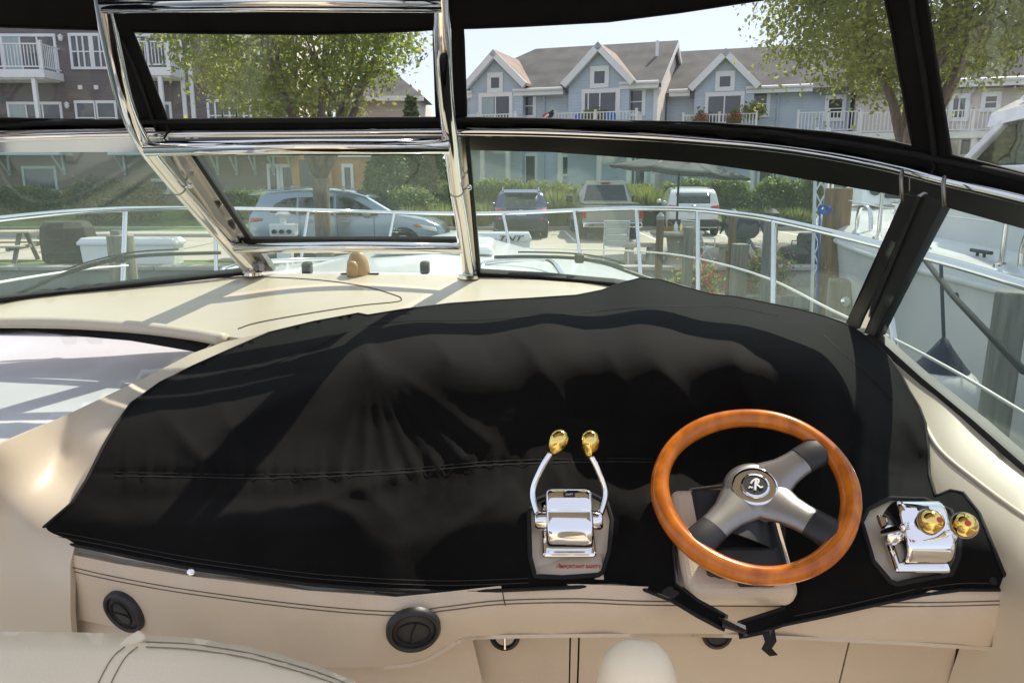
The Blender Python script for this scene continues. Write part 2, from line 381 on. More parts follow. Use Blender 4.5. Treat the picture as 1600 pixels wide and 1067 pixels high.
def skin(name, outline, ctrl, m, parent=None, step=14, holes=(), disp=None, thick=0.006, smooth=60, scale=1.0):
    """a sheet laid over control points (pixel direction + distance), given thickness away from the viewer"""
    t = ctrl if isinstance(ctrl, TPS) else TPS(ctrl)
    vs, fs = mapped(outline, step, lambda x, y: cam(x, y, t(x, y)*scale+(disp(x, y) if disp else 0)), holes)
    fs = face_to(vs, fs, O); mb = MB(parent.location if parent else None); slab(mb, vs, fs, thick)
    return mb.build(name, m, parent, smooth=smooth, raw=True)
def ctext(name, body, m, parent, mx, size, shear=0.0, ext=0.0004, bold=0.0):
    cu = bpy.data.curves.new(name, 'FONT'); cu.body = body; cu.size = size; cu.align_x = 'CENTER'; cu.align_y = 'CENTER'; cu.extrude = ext; cu.shear = shear; cu.offset = bold
    o = bpy.data.objects.new(name+'_c', cu); COL.objects.link(o); dg = bpy.context.evaluated_depsgraph_get()
    me = bpy.data.meshes.new_from_object(o.evaluated_get(dg)); bpy.data.objects.remove(o); bpy.data.curves.remove(cu)
    me.transform(mx if parent is None else Matrix.Translation(-parent.location) @ mx)
    me.materials.clear(); me.materials.append(M[m]); return newobj(name, me, parent)

# ================================================================== SETTING
def struct(o): o['kind'] = 'structure'; return o
WATER = -0.9
wm = mat('harbour_water', (0.018, 0.03, 0.028), 0.08, var=0.2, vscale=0.4, bump=0.35, bscale=3.0, spec=0.6)
struct(MB().bb(-300, 300, -300, 17.3, WATER-1.0, WATER).build('water', wm))
# seawall with a pale cap
sw = struct(MB().bb(-80, 80, 17.2, 17.6, -1.9, -0.02).build('seawall', 'wallc'))
c = MB()
for i in range(54): c.bb(-80+i*3, -80+i*3+2.98, 17.12, 17.66, -0.02, 0.07)
c.build('wall_cap', 'kerb', sw, bevel=0.015)
# lower walkway
wk = struct(MB().bb(1.6, 30, 15.7, 17.2, -0.47, -0.40).build('dock_walkway', 'pile'))
for i in range(8): MB().bb(2.2+i*1.6, 2.45+i*1.6, 15.75, 16.0, -2, -0.47).build('post', 'pile', wk)
MB().bb(1.6, 30, 15.64, 15.70, -0.62, -0.385).build('fascia_board', 'pileg', wk)
def sheet(name, pts_rows, m):
    """rows of (y,z) swept along x"""
    mb = MB(); xs = np.linspace(-300, 300, 41); n = len(pts_rows); vs = []; fs = []
    for x in xs:
        for (y, z) in pts_rows: vs.append((x, y, z))
    for i in range(40):
        for j in range(n-1): fs.append((i*n+j, (i+1)*n+j, (i+1)*n+j+1, i*n+j+1))
    mb.add(vs, fs); return struct(mb.build(name, m))
sheet('ground', [(17.6, -0.03), (30.9, -0.03), (33, 0.30), (37.5, 1.2), (60, 1.25), (2000, 1.3)], 'grass')
struct(MB().bb(-80, 80, 17.64, 18.75, -0.05, 0.02).build('lawn_strip', 'grass'))
lot = struct(MB().bb(-120, 120, 18.85, 30.6, -0.06, 0.0).build('parking_lot', 'concrete'))
for i in range(14): MB().bb(-14.5+i*2.75, -14.4+i*2.75, 25.2, 30.4, 0.0, 0.006).build('painted_line', 'whitep', lot)
# concrete slab joints as narrow recessed strips
for i in range(16): MB().bb(-32+i*4.5, -31.96+i*4.5, 18.9, 25.1, 0.001, 0.005).build('slab_joint', 'soil', lot)
k1 = struct(MB().bb(-120, 120, 18.72, 18.86, -0.05, 0.05).build('kerb', 'kerb', bevel=0.02))
k2 = struct(MB().bb(-120, 120, 30.6, 30.78, -0.05, 0.14).build('kerb', 'kerb', bevel=0.02))
struct(MB().bb(-120, -4.9, 26.9, 27.05, -0.01, 0.12).build('kerb', 'kerb', bevel=0.02))
struct(MB().bb(-120, -5.0, 27.05, 28.6, -0.04, 0.10).build('pavement', 'kerb'))
struct(MB().bb(-120, -4.9, 28.6, 30.6, -0.04, 0.06).build('verge', 'grass'))
# mulch beds under hedges: a sloping sheet over the bank
sheetb = MB().add([(-3, 30.8, .16), (14, 30.8, .16), (14, 32.6, .27), (-3, 32.6, .27)], [(0, 1, 2, 3)])
struct(sheetb.build('planting_bed', 'soil'))

# ------------------------------------------------------------------ foliage makers
def leaf_mesh(name, C, size, m, parent=None, up=0.35, aspect=0.62, kind=None):
    C = np.asarray(C, float); n = len(C); rs = np.random.RandomState(len(C) % 9973)
    d = rs.normal(size=(n, 3)); d[:, 2] -= 0.35; d /= np.linalg.norm(d, axis=1)[:, None]
    q = rs.normal(size=(n, 3)); q[:, 2] += up; a = np.cross(d, q); a /= np.linalg.norm(a, axis=1)[:, None]
    s = (size*(0.5+1.0*rs.rand(n)))[:, None]; nn = np.cross(a, d)
    v = np.empty((n, 4, 3)); v[:, 0] = C; v[:, 1] = C+d*s*.5+a*s*aspect*.5+nn*s*.08; v[:, 2] = C+d*s; v[:, 3] = C+d*s*.5-a*s*aspect*.5+nn*s*.08
    me = bpy.data.meshes.new(name); me.vertices.add(n*4); me.vertices.foreach_set('co', v.reshape(-1))
    me.loops.add(n*4); me.loops.foreach_set('vertex_index', np.arange(n*4, dtype=np.int32))
    me.polygons.add(n); me.polygons.foreach_set('loop_start', np.arange(0, n*4, 4, dtype=np.int32)); me.update(calc_edges=True)
    me.materials.append(M[m]); o = newobj(name, me, parent)
    if kind: o['kind'] = kind
    return o
def tree(name, label, base, H, spread, trunk_r, fork, stems, nleaf, lsize, lm, seed, crown_z0, group='trees on the quay', squash=1.0, shift=(0, 0)):
    rs = random.Random(seed); root = empty(name, base, 0, label, 'tree', group)
    tr = MB(); lb = MB(); tips = []
    tr.tube([(0, 0, -.15), (0.02, 0, .05), (0, 0.02, fork*.5), (0, 0, fork)], [trunk_r*1.35, trunk_r*1.12, trunk_r, trunk_r*1.05], 12)
    def grow(p, d, L, r, depth):
        pts = [p]; q = Vector(p); dd = Vector(d).normalized(); n = 5
        for i in range(n):
            dd = (dd + Vector((rs.uniform(-.16, .16), rs.uniform(-.16, .16), rs.uniform(-.02, .14)))).normalized(); q = q+dd*L/n; pts.append(q.copy())
        lb.tube(pts, [r*(1-.5*i/n) for i in range(n+1)], 7 if depth < 2 else 4)
        if depth >= 3:
            tips.append(pts[-1]); tips.append(pts[3]); return
        for k in range(4 if depth < 2 else 3):
            i = rs.randint(2, n) if k else n
            a = rs.uniform(0, 6.283); side = Vector((math.cos(a), math.sin(a), rs.uniform(-.1, .55)))
            nd = (dd*.75+side*rs.uniform(.55, .95)).normalized(); grow(pts[i], nd, L*rs.uniform(.58, .78), r*.5*(1-.08*i), depth+1)
    for k in range(stems):
        a = 6.283*k/stems+rs.uniform(-.3, .3); grow(Vector((0, 0, fork-.05)), Vector((math.cos(a)*.55, math.sin(a)*.55, 1)), H*.36, trunk_r*.62, 0)
    tr.build('trunk', 'bark', root, smooth=180); lb.build('limb', 'bark', root, smooth=180)
    # crown: leaves around twig ends, kept in an uneven envelope
    lob = [(rs.uniform(0, 6.283), rs.uniform(-1, 1), rs.uniform(.8, 1.25)) for _ in range(26)]
    cz = (H+crown_z0)/2; hz = (H-crown_z0)/2; T = []
    for t in tips: T.append(t)
    for _ in range(len(tips)+900):
        a = rs.uniform(0, 6.283); u = rs.uniform(-1, 1); rr = rs.uniform(.35, 1)**.6
        T.append(Vector((spread*rr*math.sqrt(max(0, 1-u*u))*math.cos(a)+shift[0], spread*squash*rr*math.sqrt(max(0, 1-u*u))*math.sin(a)+shift[1], cz+hz*u*rr)))
    keep = []
    for t in T:
        x, y, z = (t.x-shift[0])/spread, (t.y-shift[1])/(spread*squash), (t.z-cz)/hz; rad = math.sqrt(x*x+y*y+z*z)+1e-6; a = math.atan2(y, x)
        lim = 1.0
        for la, lz, lw in lob:
            dd = math.cos(a-la)*math.sqrt(max(0, 1-lz*lz))+lz*z/rad
            if dd > .75: lim = max(lim*.92, lim*(.9+.22*(lw-.8)))
        if rad < max(.5, lim): keep.append(t)
    npr = np.random.RandomState(seed); K = np.array([tuple(t) for t in keep]); idx = npr.randint(0, len(K), nleaf)
    sig = npr.choice([.15, .24, .36], nleaf)[:, None]*(spread/3.4)
    C = K[idx]+npr.normal(size=(nleaf, 3))*sig*[1, 1, .75]
    leaf_mesh('crown', C, lsize, lm, root, kind='stuff'); return root
def hedge(name, label, x0, x1, y0, y1, z0, z1, m, n, lsize, group=None, rough=0.12, taper=0.0, rz=0.0, cat='hedge'):
    rough *= .6
    root = empty(name, ((x0+x1)/2, (y0+y1)/2, z0), rz, label, cat, group); hx = (x1-x0)/2; hy = (y1-y0)/2; h = z1-z0
    rs = np.random.RandomState(int(abs(x0*100))+n); P = rs.uniform(-1, 1, (n, 3)); ax = rs.choice([0, 1, 2, 2], n, p=[.15, .45, .2, .2])
    for i in range(n): P[i, ax[i]] = 1 if ax[i] == 2 else (1 if rs.rand() > .5 and ax[i] == 0 else -1)
    b = .06*np.sin(P[:, 0]*hx*2.3)+.05*np.sin(P[:, 0]*hx*5.1+1)
    t = 1-taper*(P[:, 2]*.5+.5)
    C = np.c_[P[:, 0]*hx*t, P[:, 1]*hy*t, (P[:, 2]*.5+.5)*h*(1+b)]+rs.normal(size=(n, 3))*rough
    C[:, 2] = np.maximum(C[:, 2], .03)
    MB().bb(-hx*.93, hx*.93, -hy*.8, hy*.8, -.25, h*.9).build('branches', 'hedge', root)
    leaf_mesh('foliage', C, lsize, m, root, kind='stuff'); return root
def blob_shrub(name, label, base, rx, ry, h, m, n, lsize, group=None, cat='bush', seed=1, stem=.25):
    root = empty(name, base, 0, label, cat, group); rs = np.random.RandomState(seed)
    L = [(rs.uniform(-.5, .5)*rx, rs.uniform(-.4, .4)*ry, h*rs.uniform(.45, .72), rs.uniform(.4, .62)) for _ in range(7)]
    C = []
    for i in range(n):
        lx, ly, lz, lr = L[rs.randint(7)]; d = rs.normal(size=3); d /= np.linalg.norm(d); r = lr*rs.uniform(.6, 1.05)
        C.append((lx+d[0]*r*rx, ly+d[1]*r*ry, max(stem*.6, lz+d[2]*r*h*.72)))
    mb = MB()
    for k in range(6):
        a = k*1.05; mb.tube([(0.1*math.cos(a), .1*math.sin(a), -.2), (.35*rx*math.cos(a), .35*ry*math.sin(a), h*.6)], [.04, .015], 5)
    mb.build('stem', 'bark', root); leaf_mesh('foliage', C, lsize, m, root, kind='stuff'); return root
def grass_clump(name, label, base, rx, h, n, group, seed, m='blade', ry=None, cat='grass clump'):
    root = empty(name, base, 0, label, cat, group); rs = np.random.RandomState(seed); mb = MB(); ry = ry or rx
    vs = []; fs = []
    for i in range(n):
        a = rs.uniform(0, 6.28); r0 = rs.uniform(0, .55); x, y = rx*r0*math.cos(a), ry*r0*math.sin(a); out = rs.uniform(.15, .75); hh = h*rs.uniform(.6, 1.05); w = .018
        ca, sa = math.cos(a), math.sin(a); b = len(vs)
        for t, ww in ((0, 1), (.45, .9), (.8, .6), (1, .08)):
            ex = out*rx*t*t; zz = hh*(t-.18*t*t*t*out); px_, py_ = x+ca*ex, y+sa*ex
            vs += [(px_-sa*w*ww, py_+ca*w*ww, zz-.1*(t == 0)), (px_+sa*w*ww, py_-ca*w*ww, zz-.1*(t == 0))]
        for j in range(3): fs.append((b+2*j, b+2*j+1, b+2*j+3, b+2*j+2))
    mb.add(vs, fs); o = mb.build('blades', m, root); o['kind'] = 'stuff'; return root

# ------------------------------------------------------------------ windows of buildings: frame, pane, mullions in a facade's local frame (x along, y away, z up)
def window(par, x0, x1, z0, z1, y=0.0, trim=.11, mull=(), bars=(), name='window', curtain=None, tm='whiteh', glass='win'):
    f = MB(); t = trim
    f.bb(x0-t, x1+t, y-.06, y+.04, z1, z1+t*1.15); f.bb(x0-t, x1+t, y-.07, y+.04, z0-t, z0)
    f.bb(x0-t, x0, y-.058, y+.04, z0, z1); f.bb(x1, x1+t, y-.058, y+.04, z0, z1)
    w = f.build(name, tm, par, bevel=.008, segs=1)
    MB().bb(x0, x1, y-.012, y-.004, z0, z1).build('pane', glass, w)
    for mx_ in mull: MB().bb(mx_-.035, mx_+.035, y-.045, y-.013, z0, z1).build('mullion', tm, w)
    for bz in bars: MB().bb(x0, x1, y-.04, y-.013, bz-.025, bz+.025).build('sash_bar', tm, w)
    if curtain: MB().bb(curtain[0], curtain[1], y-.02, y-.0125, z0, z1).build('curtain', 'curtain', w)
    return w
BALU = {}
def railing(par, p0, p1, zb, h, sp=.125, post_at=(0, 1), thick=.03, name='railing', m='whiteh'):
    """railing > posts, rails, balusters"""
    p0 = Vector(p0); p1 = Vector(p1); d = p1-p0; L = d.length; d.normalize()
    r = MB().beam((p0.x, p0.y, zb+h), (p1.x, p1.y, zb+h), .07, .05)
    rail = r.build(name, m, par); MB().beam((p0.x, p0.y, zb+.1), (p1.x, p1.y, zb+.1), .05, .05).build('bottom_rail', m, rail)
    for t in post_at:
        q = p0+d*L*t; pm = MB().bb(q.x-.055, q.x+.055, q.y-.055, q.y+.055, zb, zb+h+.1); pm.bb(q.x-.075, q.x+.075, q.y-.075, q.y+.075, zb+h+.1, zb+h+.14)
        pm.build('post', m, rail)
    key = (round(h, 2), m)
    if key not in BALU:
        me = bpy.data.meshes.new('baluster'); bm = bmesh.new(); bmesh.ops.create_cube(bm, size=1, matrix=Matrix.Diagonal((thick, thick, h-.15, 1))); bm.to_mesh(me); bm.free(); me.materials.append(M[m]); BALU[key] = me
    k = int(L/sp)
    for i in range(1, k):
        q = p0+d*L*i/k; b = newobj('baluster', BALU[key], rail); b.location = (q.x, q.y, zb+.1+(h-.1)/2)
    return rail

# ================================================================== BROWN APARTMENT BUILDING (facade square to the view, 36 m off)
YB = 36.0
def fb(px, py, y=YB):
    p = at(px, py, y); return p.x, p.z
def build_brown():
    x0 = fb(-330, 0)[0]; x1 = fb(455, 0)[0]; xb1 = fb(583, 0)[0]; zs = fb(100, 238)[1]; ztop = 13.0; z0 = 0.9
    root = empty('apartment_building', (0, YB, 0), 0, 'brown sided apartment building with white balconies and awnings on brackets', 'building')
    MB().bb(x0, x1, 0, 5, zs, ztop).build('wall', 'brown', root)
    MB().bb(x1, x1+.06, .05, 4.95, zs, ztop-.1).build('end_wall', 'palesid_sunlit', root)  # brown building's sunlit end: the sunlight is put into this pale colour
    MB().bb(x0, fb(418, 0)[0], .02, 5, z0, zs).build('ground_floor_wall', 'taupe', root)
    MB().bb(fb(418, 0)[0], xb1, .02, 4, z0, zs+.35).build('brick_wall', 'brick', root)
    # plinth course
    zp = fb(300, 300)[1]; MB().bb(x0, xb1, -.05, .02, zp-.08, zp+.08).build('stone_course', 'kerb', root)
    # roof with overhang
    r = MB().bb(x0-.5, x1+.5, -.5, 5.5, ztop, ztop+.25); r.build('roof', 'roof', root)
    W = lambda px, py: fb(px, py)
    def wn(pa, pb, ya, yb, **k):
        a, b = fb(pa, yb)[0], fb(pb, yb)[0]; zt = fb(pa, ya)[1]; zb = fb(pa, yb)[1]
        mm = [a+(b-a)*t for t in k.pop('m', ())]; bb = [zb+(zt-zb)*t for t in k.pop('b', ())]; cu = k.pop('c', None)
        return window(root, a, b, zb, zt, 0, mull=mm, bars=bb, curtain=(a+(b-a)*cu[0], a+(b-a)*cu[1]) if cu else None, **k)
    def bars_grid(w_args): pass
    # upper floor: balcony doors, pairs of sash windows
    wn(11, 90, 58, 118, m=(.34, .68), c=(0, .32)); wn(20, 98, 164, 206, m=(.33, .66), c=(0, .3))
    for pa, pb in ((116, 143), (150, 178)): wn(pa, pb, 57, 105, b=(.5,), m=(.33, .66))
    for pa, pb in ((125, 151), (157, 183)): wn(pa, pb, 162, 205, b=(.48,))
    wn(205, 262, 58, 118, m=(.5,)); wn(212, 268, 164, 206, m=(.5,))
    for pa, pb in ((330, 348), (352, 370), (374, 392)): wn(pa, pb, 160, 202, b=(.5,), m=(.5,)); wn(pa, pb, 60, 104, b=(.5,), m=(.5,))
    for pa, pb in ((408, 426), (430, 448)): wn(pa, pb, 55, 108, b=(.5,)); wn(pa, pb, 160, 202, b=(.5,))
    wn(-120, -60, 57, 108, b=(.5,)); wn(-120, -60, 162, 205, b=(.5,)); wn(-230, -170, 57, 108, b=(.5,)); wn(-230, -170, 162, 205, b=(.5,))
    # white bays and downpipes
    for px in (284, 297): x = fb(px, 100)[0]; MB().bb(x-.09, x+.09, -.09, 0, zs, ztop).build('downpipe', 'whiteh', root)
    for px in (126, 151): x, z = fb(px, 137); MB().bb(x-.09, x+.09, -.07, 0, z-.09, z+.09).build('vent_cap', 'whiteh', root)
    for px, py in ((98, 61), (108, 166)):
        x, z = fb(px, py); l = MB().lathe([(.05, -.12), (.09, -.05), (.10, .06), (.13, .08), (.02, .17)], 8, (x, -.18, z)); l.bb(x-.03, x+.03, -.18, 0, z-.02, z+.03); l.build('wall_lantern', 'whiteh', root)
    # balconies: slab, posts, railings standing proud of the wall
    for a, b, ptop in ((-75, 100, 115), (205, 290, 112)):
        xa, xb = fb(a, 120)[0], fb(b, 120)[0]; zt = fb(a, ptop)[1]; dp = 1.5
        s = MB().bb(xa, xb, -dp, 0, zt-.36, zt-.02).build('balcony_slab', 'whiteh', root, bevel=.02)
        MB().bb(xa+.15, xb-.15, -dp+.15, -.1, zt-.42, zt-.36).build('soffit', 'whitep', s)
        railing(root, (xa+.08, -dp+.08, 0), (xb-.08, -dp+.08, 0), zt, 1.02, .14, (0, .46, 1)); railing(root, (xb-.08, -dp+.2, 0), (xb-.08, -.02, 0), zt, 1.02, .14, ()); railing(root, (xa+.08, -dp+.2, 0), (xa+.08, -.02, 0), zt, 1.02, .14, ())
        for x in (xb-.55, xa+.4): MB().bb(x-.08, x+.08, -dp+.06, -dp+.22, zs+.1, zt-.36).build('balcony_post', 'whiteh', root)
        # garden chair on the balcony seen over the rail
        z = zt
    # awnings: shallow slab on diagonal brackets
    for a, b, n in ((-90, 114, 3), (187, 262, 2), (296, 470, 6)):
        xa, xb = fb(a, 240)[0], fb(b, 240)[0]; za = fb(a, 239)[1]
        aw = MB().bb(xa, xb, -1.1, 0, za-.13, za).build('awning', 'teal', root, bevel=.01)
        for i in range(n):
            x = xa+(xb-xa)*(.08+.84*i/(n-1)); k = MB().bb(x-.05, x+.05, -.08, 0, za-1.0, za-.13); k.beam((x, -.04, za-.95), (x, -.85, za-.16), .07, .07, (1, 0, 0)); k.build('bracket', 'teal', aw)
    # ground floor windows and brick end
    wn(42, 88, 264, 296, tm='teal'); wn(242, 262, 284, 300, tm='teal'); wn(-80, -30, 262, 300, tm='teal')
    for pa, pb in ((424, 434), (444, 462), (540, 549)):
        wn(pa, pb, 262, 300, trim=.14)
    x, z = fb(490, 262); MB().bb(x-.9, x+.9, -.4, 0.02, z-1.0, z+.6).build('entry_bay', 'brick', root); MB().bb(x-.55, x+.05, -.42, -.401, z-1.0, z+.35).build('entry_door', 'win', root)
    q = MB()
    for i in range(9): q.bb(xb1-.5, xb1+.05, -.04, .02, z0+i*.42, z0+i*.42+.3)
    q.build('quoin', 'kerb', root)
    xa, xb = fb(418, 240)[0], xb1; zc = fb(420, 244)[1]; MB().bb(xa, xb+.1, -.12, .02, zc-.05, zc+.2).build('cornice', 'whiteh', root)
    return root
build_brown()

# far grey roofed house right of it
def far_house():
    y = 46.0; A = lambda px, py: (at(px, py, y).x, at(px, py, y).z)
    root = empty('gable_house', (0, y, 0), 0, 'pale house with grey roof behind the tall cypress', 'house')
    xr, ze = A(652, 152); xl = A(520, 0)[0]; xp, zp = A(590, 92)
    MB().bb(xl, xr, 0, 8, .8, ze).build('wall', 'palesid_sunlit', root)
    e = A(664, 153)
    MB().add([(2*xp-e[0], -.7, e[1]), (e[0], -.7, e[1]), (xp, 4.5, zp+.05), (2*xp-e[0], 4.5, e[1]), (e[0], 4.5, e[1])], [(0, 1, 2), (1, 4, 2), (4, 3, 2), (3, 0, 2), (0, 3, 4, 1)]).build('hip_roof', 'roof', root)
    MB().bb(2*xp-e[0], e[0], -.78, -.66, e[1]-.24, e[1]+.02).build('fascia', 'whiteh', root)
    return root
far_house()

# ================================================================== BLUE TOWNHOUSES (front turned 20 degrees, 44 m off)
ANG = R(20); P0 = at(937, 150, 44.0); P0.z = 0
def townhouse(name, label, off, spec):
    dX = Vector((math.cos(ANG), -math.sin(ANG), 0)); dY = Vector((math.sin(ANG), math.cos(ANG), 0)); base = P0+dY*off
    root = empty(name, base, -ANG, label, 'house', 'row of blue townhouses')
    def L(px, py, w=0.0):           # pixel to (s, z) on the plane w metres behind the front
        r = ray(px, py); q = base+dY*w; t = (q-O).dot(dY)/r.dot(dY); p = O+r*t; return (p-base).dot(dX), p.z
    spec(root, L); return root
def gable_bay(root, L, apex, bl, br, win, w=-.5, bay=None):
    ax, az = L(*apex, w); lx, lz = L(*bl, w); rx, rz_ = L(*br, w); bz = (lz+rz_)/2; hw = (rx-lx)/2; ax = (lx+rx)/2
    bx0, bx1 = bay if bay else (lx+.35, rx-.35); slope = (az-bz)/hw
    g = MB().prism([(bx0, .9), (bx1, .9), (bx1, bz+(rx-bx1)*slope-.2), (ax, az-.25), (bx0, bz+(bx0-lx)*slope-.2)], w, .3).build('gable_bay', 'blue', root)
    # roof of the dormer runs back into the main roof, pale rake boards in front
    rf = MB()
    for sgn, ex in ((-1, lx), (1, rx)):
        rf.add([(ax, w-.35, az), (ex, w-.35, bz), (ex, 3.5, bz), (ax, 3.5, az), (ax, w-.35, az-.16), (ex, w-.35, bz-.16), (ex, 3.5, bz-.16), (ax, 3.5, az-.16)],
               [(0, 1, 2, 3), (4, 7, 6, 5), (0, 4, 5, 1), (1, 5, 6, 2), (2, 6, 7, 3), (3, 7, 4, 0)])
    rf.build('dormer_roof', 'roof_sunlit', root)
    k = MB()
    for ex in (lx, rx):
        k.beam((ax, w-.37, az-.17), (ex, w-.37, bz-.17), .1, .36, (0, 1, 0)) if False else None
        d = Vector((ex-ax, 0, bz-az)); n = Vector((-(bz-az), 0, ex-ax)).normalized(); n = n if n.z < 0 else -n
        a = Vector((ax, w-.42, az)); b = Vector((ex, w-.42, bz)); t = Vector((0, .34, 0)); nn = n*.34
        k.add([a, b, b+nn, a+nn, a+t, b+t, b+nn+t, a+nn+t], [(0, 1, 2, 3), (7, 6, 5, 4), (0, 4, 5, 1), (1, 5, 6, 2), (2, 6, 7, 3), (3, 7, 4, 0)])
    k.build('rake_board', 'whiteh', root)
    x0, z1 = L(win[0], win[1], w); x1, z0 = L(win[2], win[3], w); window(root, x0+.22, x1-.22, z0+.22, z1-.22, w, trim=.24)
    return ax, az, bz, slope
def win_px(root, L, pa, yt, pb, yb, w=0, trim=.2, **k):
    x0, zt = L(pa, yt, w); x1, zb = L(pb, yb, w); m = [x0+(x1-x0)*t for t in k.pop('m', ())]; bb = [zb+(zt-zb)*t for t in k.pop('b', ())]; c_ = k.pop('c', None)
    return window(root, x0+trim, x1-trim, zb+trim, zt-trim, w, trim=trim, mull=m, bars=bb, curtain=(x0+trim+(x1-x0)*c_[0], x0+(x1-x0)*c_[1]) if c_ else None, **k)
def eave(root, L, a, b, py, w=-.5):
    x0, z = L(a, py, w); x1, _ = L(b, py, w)
    g = MB().bb(x0, x1, w-.05, .3, z-.30, z-.05).build('soffit', 'whiteh', root, bevel=.015)
    MB().tube([(x0, w-.1, z), (x1, w-.1, z)], .09, 8).build('gutter', 'whiteh', g)
    return x0, x1, z
def mainroof(root, xl, xr, zE, zR, depth, m='roof', hip=True, w=-.45):
    h = depth/2; rl = xl+(h*.75 if hip else -.0)
    rf = MB(); A = [(xl-.3, w, zE), (xr+.3, w, zE), (xr+.3, h, zR), (rl, h, zR), (xl-.3, depth+.4, zE), (xr+.3, depth+.4, zE)]; th = .22
    vs = A+[(x, y, z-th) for x, y, z in A]
    fs = [(0, 1, 2, 3), (5, 4, 3, 2), (4, 0, 3), (7, 6, 9, 8), (10, 11, 8, 9), (6, 10, 9), (0, 6, 7, 1), (1, 7, 8, 2), (2, 8, 11, 5), (5, 11, 10, 4), (4, 10, 6, 0)]
    rf.add(vs, fs); rf.build('roof', m, root)
    return h
def spec1(root, L):
    xl, xr = L(700, 150)[0], L(1026, 150)[0]; zE = L(970, 134)[1]; dep = 10.0
    zR = L(1067, 63, dep/2)[1]
    MB().bb(xl, xr, 0, dep, .9, zE-.1).build('wall', 'blue', root)
    h = mainroof(root, xl, xr, zE, zR, dep)
    # end wall, sunlight put into its pale colour, with gable and rake boards
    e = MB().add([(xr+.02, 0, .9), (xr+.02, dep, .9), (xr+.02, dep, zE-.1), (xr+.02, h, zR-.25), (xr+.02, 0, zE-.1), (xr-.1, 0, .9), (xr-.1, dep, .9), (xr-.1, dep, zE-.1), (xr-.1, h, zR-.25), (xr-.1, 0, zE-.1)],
                 [(0, 1, 2, 3, 4), (9, 8, 7, 6, 5), (0, 4, 9, 5), (4, 3, 8, 9), (3, 2, 7, 8), (2, 1, 6, 7), (1, 0, 5, 6)]); e.build('end_wall', 'palesid_sunlit', root)
    k = MB()
    for y0, z0 in ((-.45, zE), (dep+.4, zE)):
        a = Vector((xr+.31, y0, z0-.02)); b = Vector((xr+.31, h, zR-.02)); dn = Vector((0, 0, -.36)); t = Vector((-.12, 0, 0))
        k.add([a, b, b+dn, a+dn, a+t, b+t, b+dn+t, a+dn+t], [(0, 1, 2, 3), (7, 6, 5, 4), (0, 4, 5, 1), (1, 5, 6, 2), (2, 6, 7, 3), (3, 7, 4, 0)])
    k.build('rake_board', 'whiteh', root)
    MB().bb(xr-.16, xr+.05, -.03, .2, .9, zE-.1).build('corner_board', 'whiteh', root)
    yy = 3.4; MB().bb(xr+.02, xr+.07, yy-.5, yy+.5, 5.2, 6.8).build('end_window', 'win', root)
    gable_bay(root, L, (772, 79), (725, 134), (826, 132), (762, 116, 786, 144))
    gable_bay(root, L, (937, 67), (879, 132), (994, 126), (923, 106, 951, 137))
    eave(root, L, 802, 880, 142); eave(root, L, 968, 1029, 131); eave(root, L, 700, 738, 146)
    win_px(root, L, 748, 147, 801, 199, -.5, m=(.5,), c=(0, .45)); win_px(root, L, 909, 141, 968, 196, -.5, m=(.18, .48, .9))
    win_px(root, L, 811, 146, 838, 186, 0, b=(.5,)); win_px(root, L, 977, 137, 1008, 182, 0, b=(.5,))
    for px in (851,): x, z = L(px, 146); MB().tube([(x, -.3, z), (x, -.05, z-.4), (x, -.05, 1.3)], .06, 8).build('downpipe', 'blue', root)
    x, z = L(1027, 74, 3); MB().tube([(x, 3.0, z-1.2), (x, 3.0, z+.35)], .09, 8).build('vent_pipe', 'whiteh', root)
    # balconies over porches
    for a, b, pt in ((690, 806, 181), (866, 996, 177)):
        xa, za = L(a, pt, -2.2); xb, _ = L(b, pt, -2.2); zf = za-1.0
        MB().bb(xa, xb, -2.2, -.5, zf-.3, zf).build('balcony_deck', 'whiteh', root, bevel=.02)
        railing(root, (xa+.06, -2.15, 0), (xb-.06, -2.15, 0), zf, .98, .17, (0, .5, 1), thick=.045); railing(root, (xb-.06, -2.0, 0), (xb-.06, -.55, 0), zf, .98, .17, (), thick=.045)
        for px in (a+8, (a+b)/2+4, b-14):
            x = L(px, 250, -2.2)[0]; cl = MB().lathe([(.21, .95), (.21, 1.1), (.155, 1.15), (.14, zf-.5), (.2, zf-.42), (.2, zf-.3)], 16, (x, -2.0, 0)); cl.build('porch_column', 'whiteh', root, smooth=40)
    # ground floor
    win_px(root, L, 742, 239, 800, 292, -.02, m=(.5,), trim=.16); win_px(root, L, 818, 240, 840, 292, -.02, trim=.16); win_px(root, L, 874, 242, 892, 276, -.02, trim=.14); win_px(root, L, 898, 240, 960, 296, -.02, m=(.36,), trim=.14)
    win_px(root, L, 975, 240, 1010, 292, -.02, m=(.5,), trim=.14)
    return
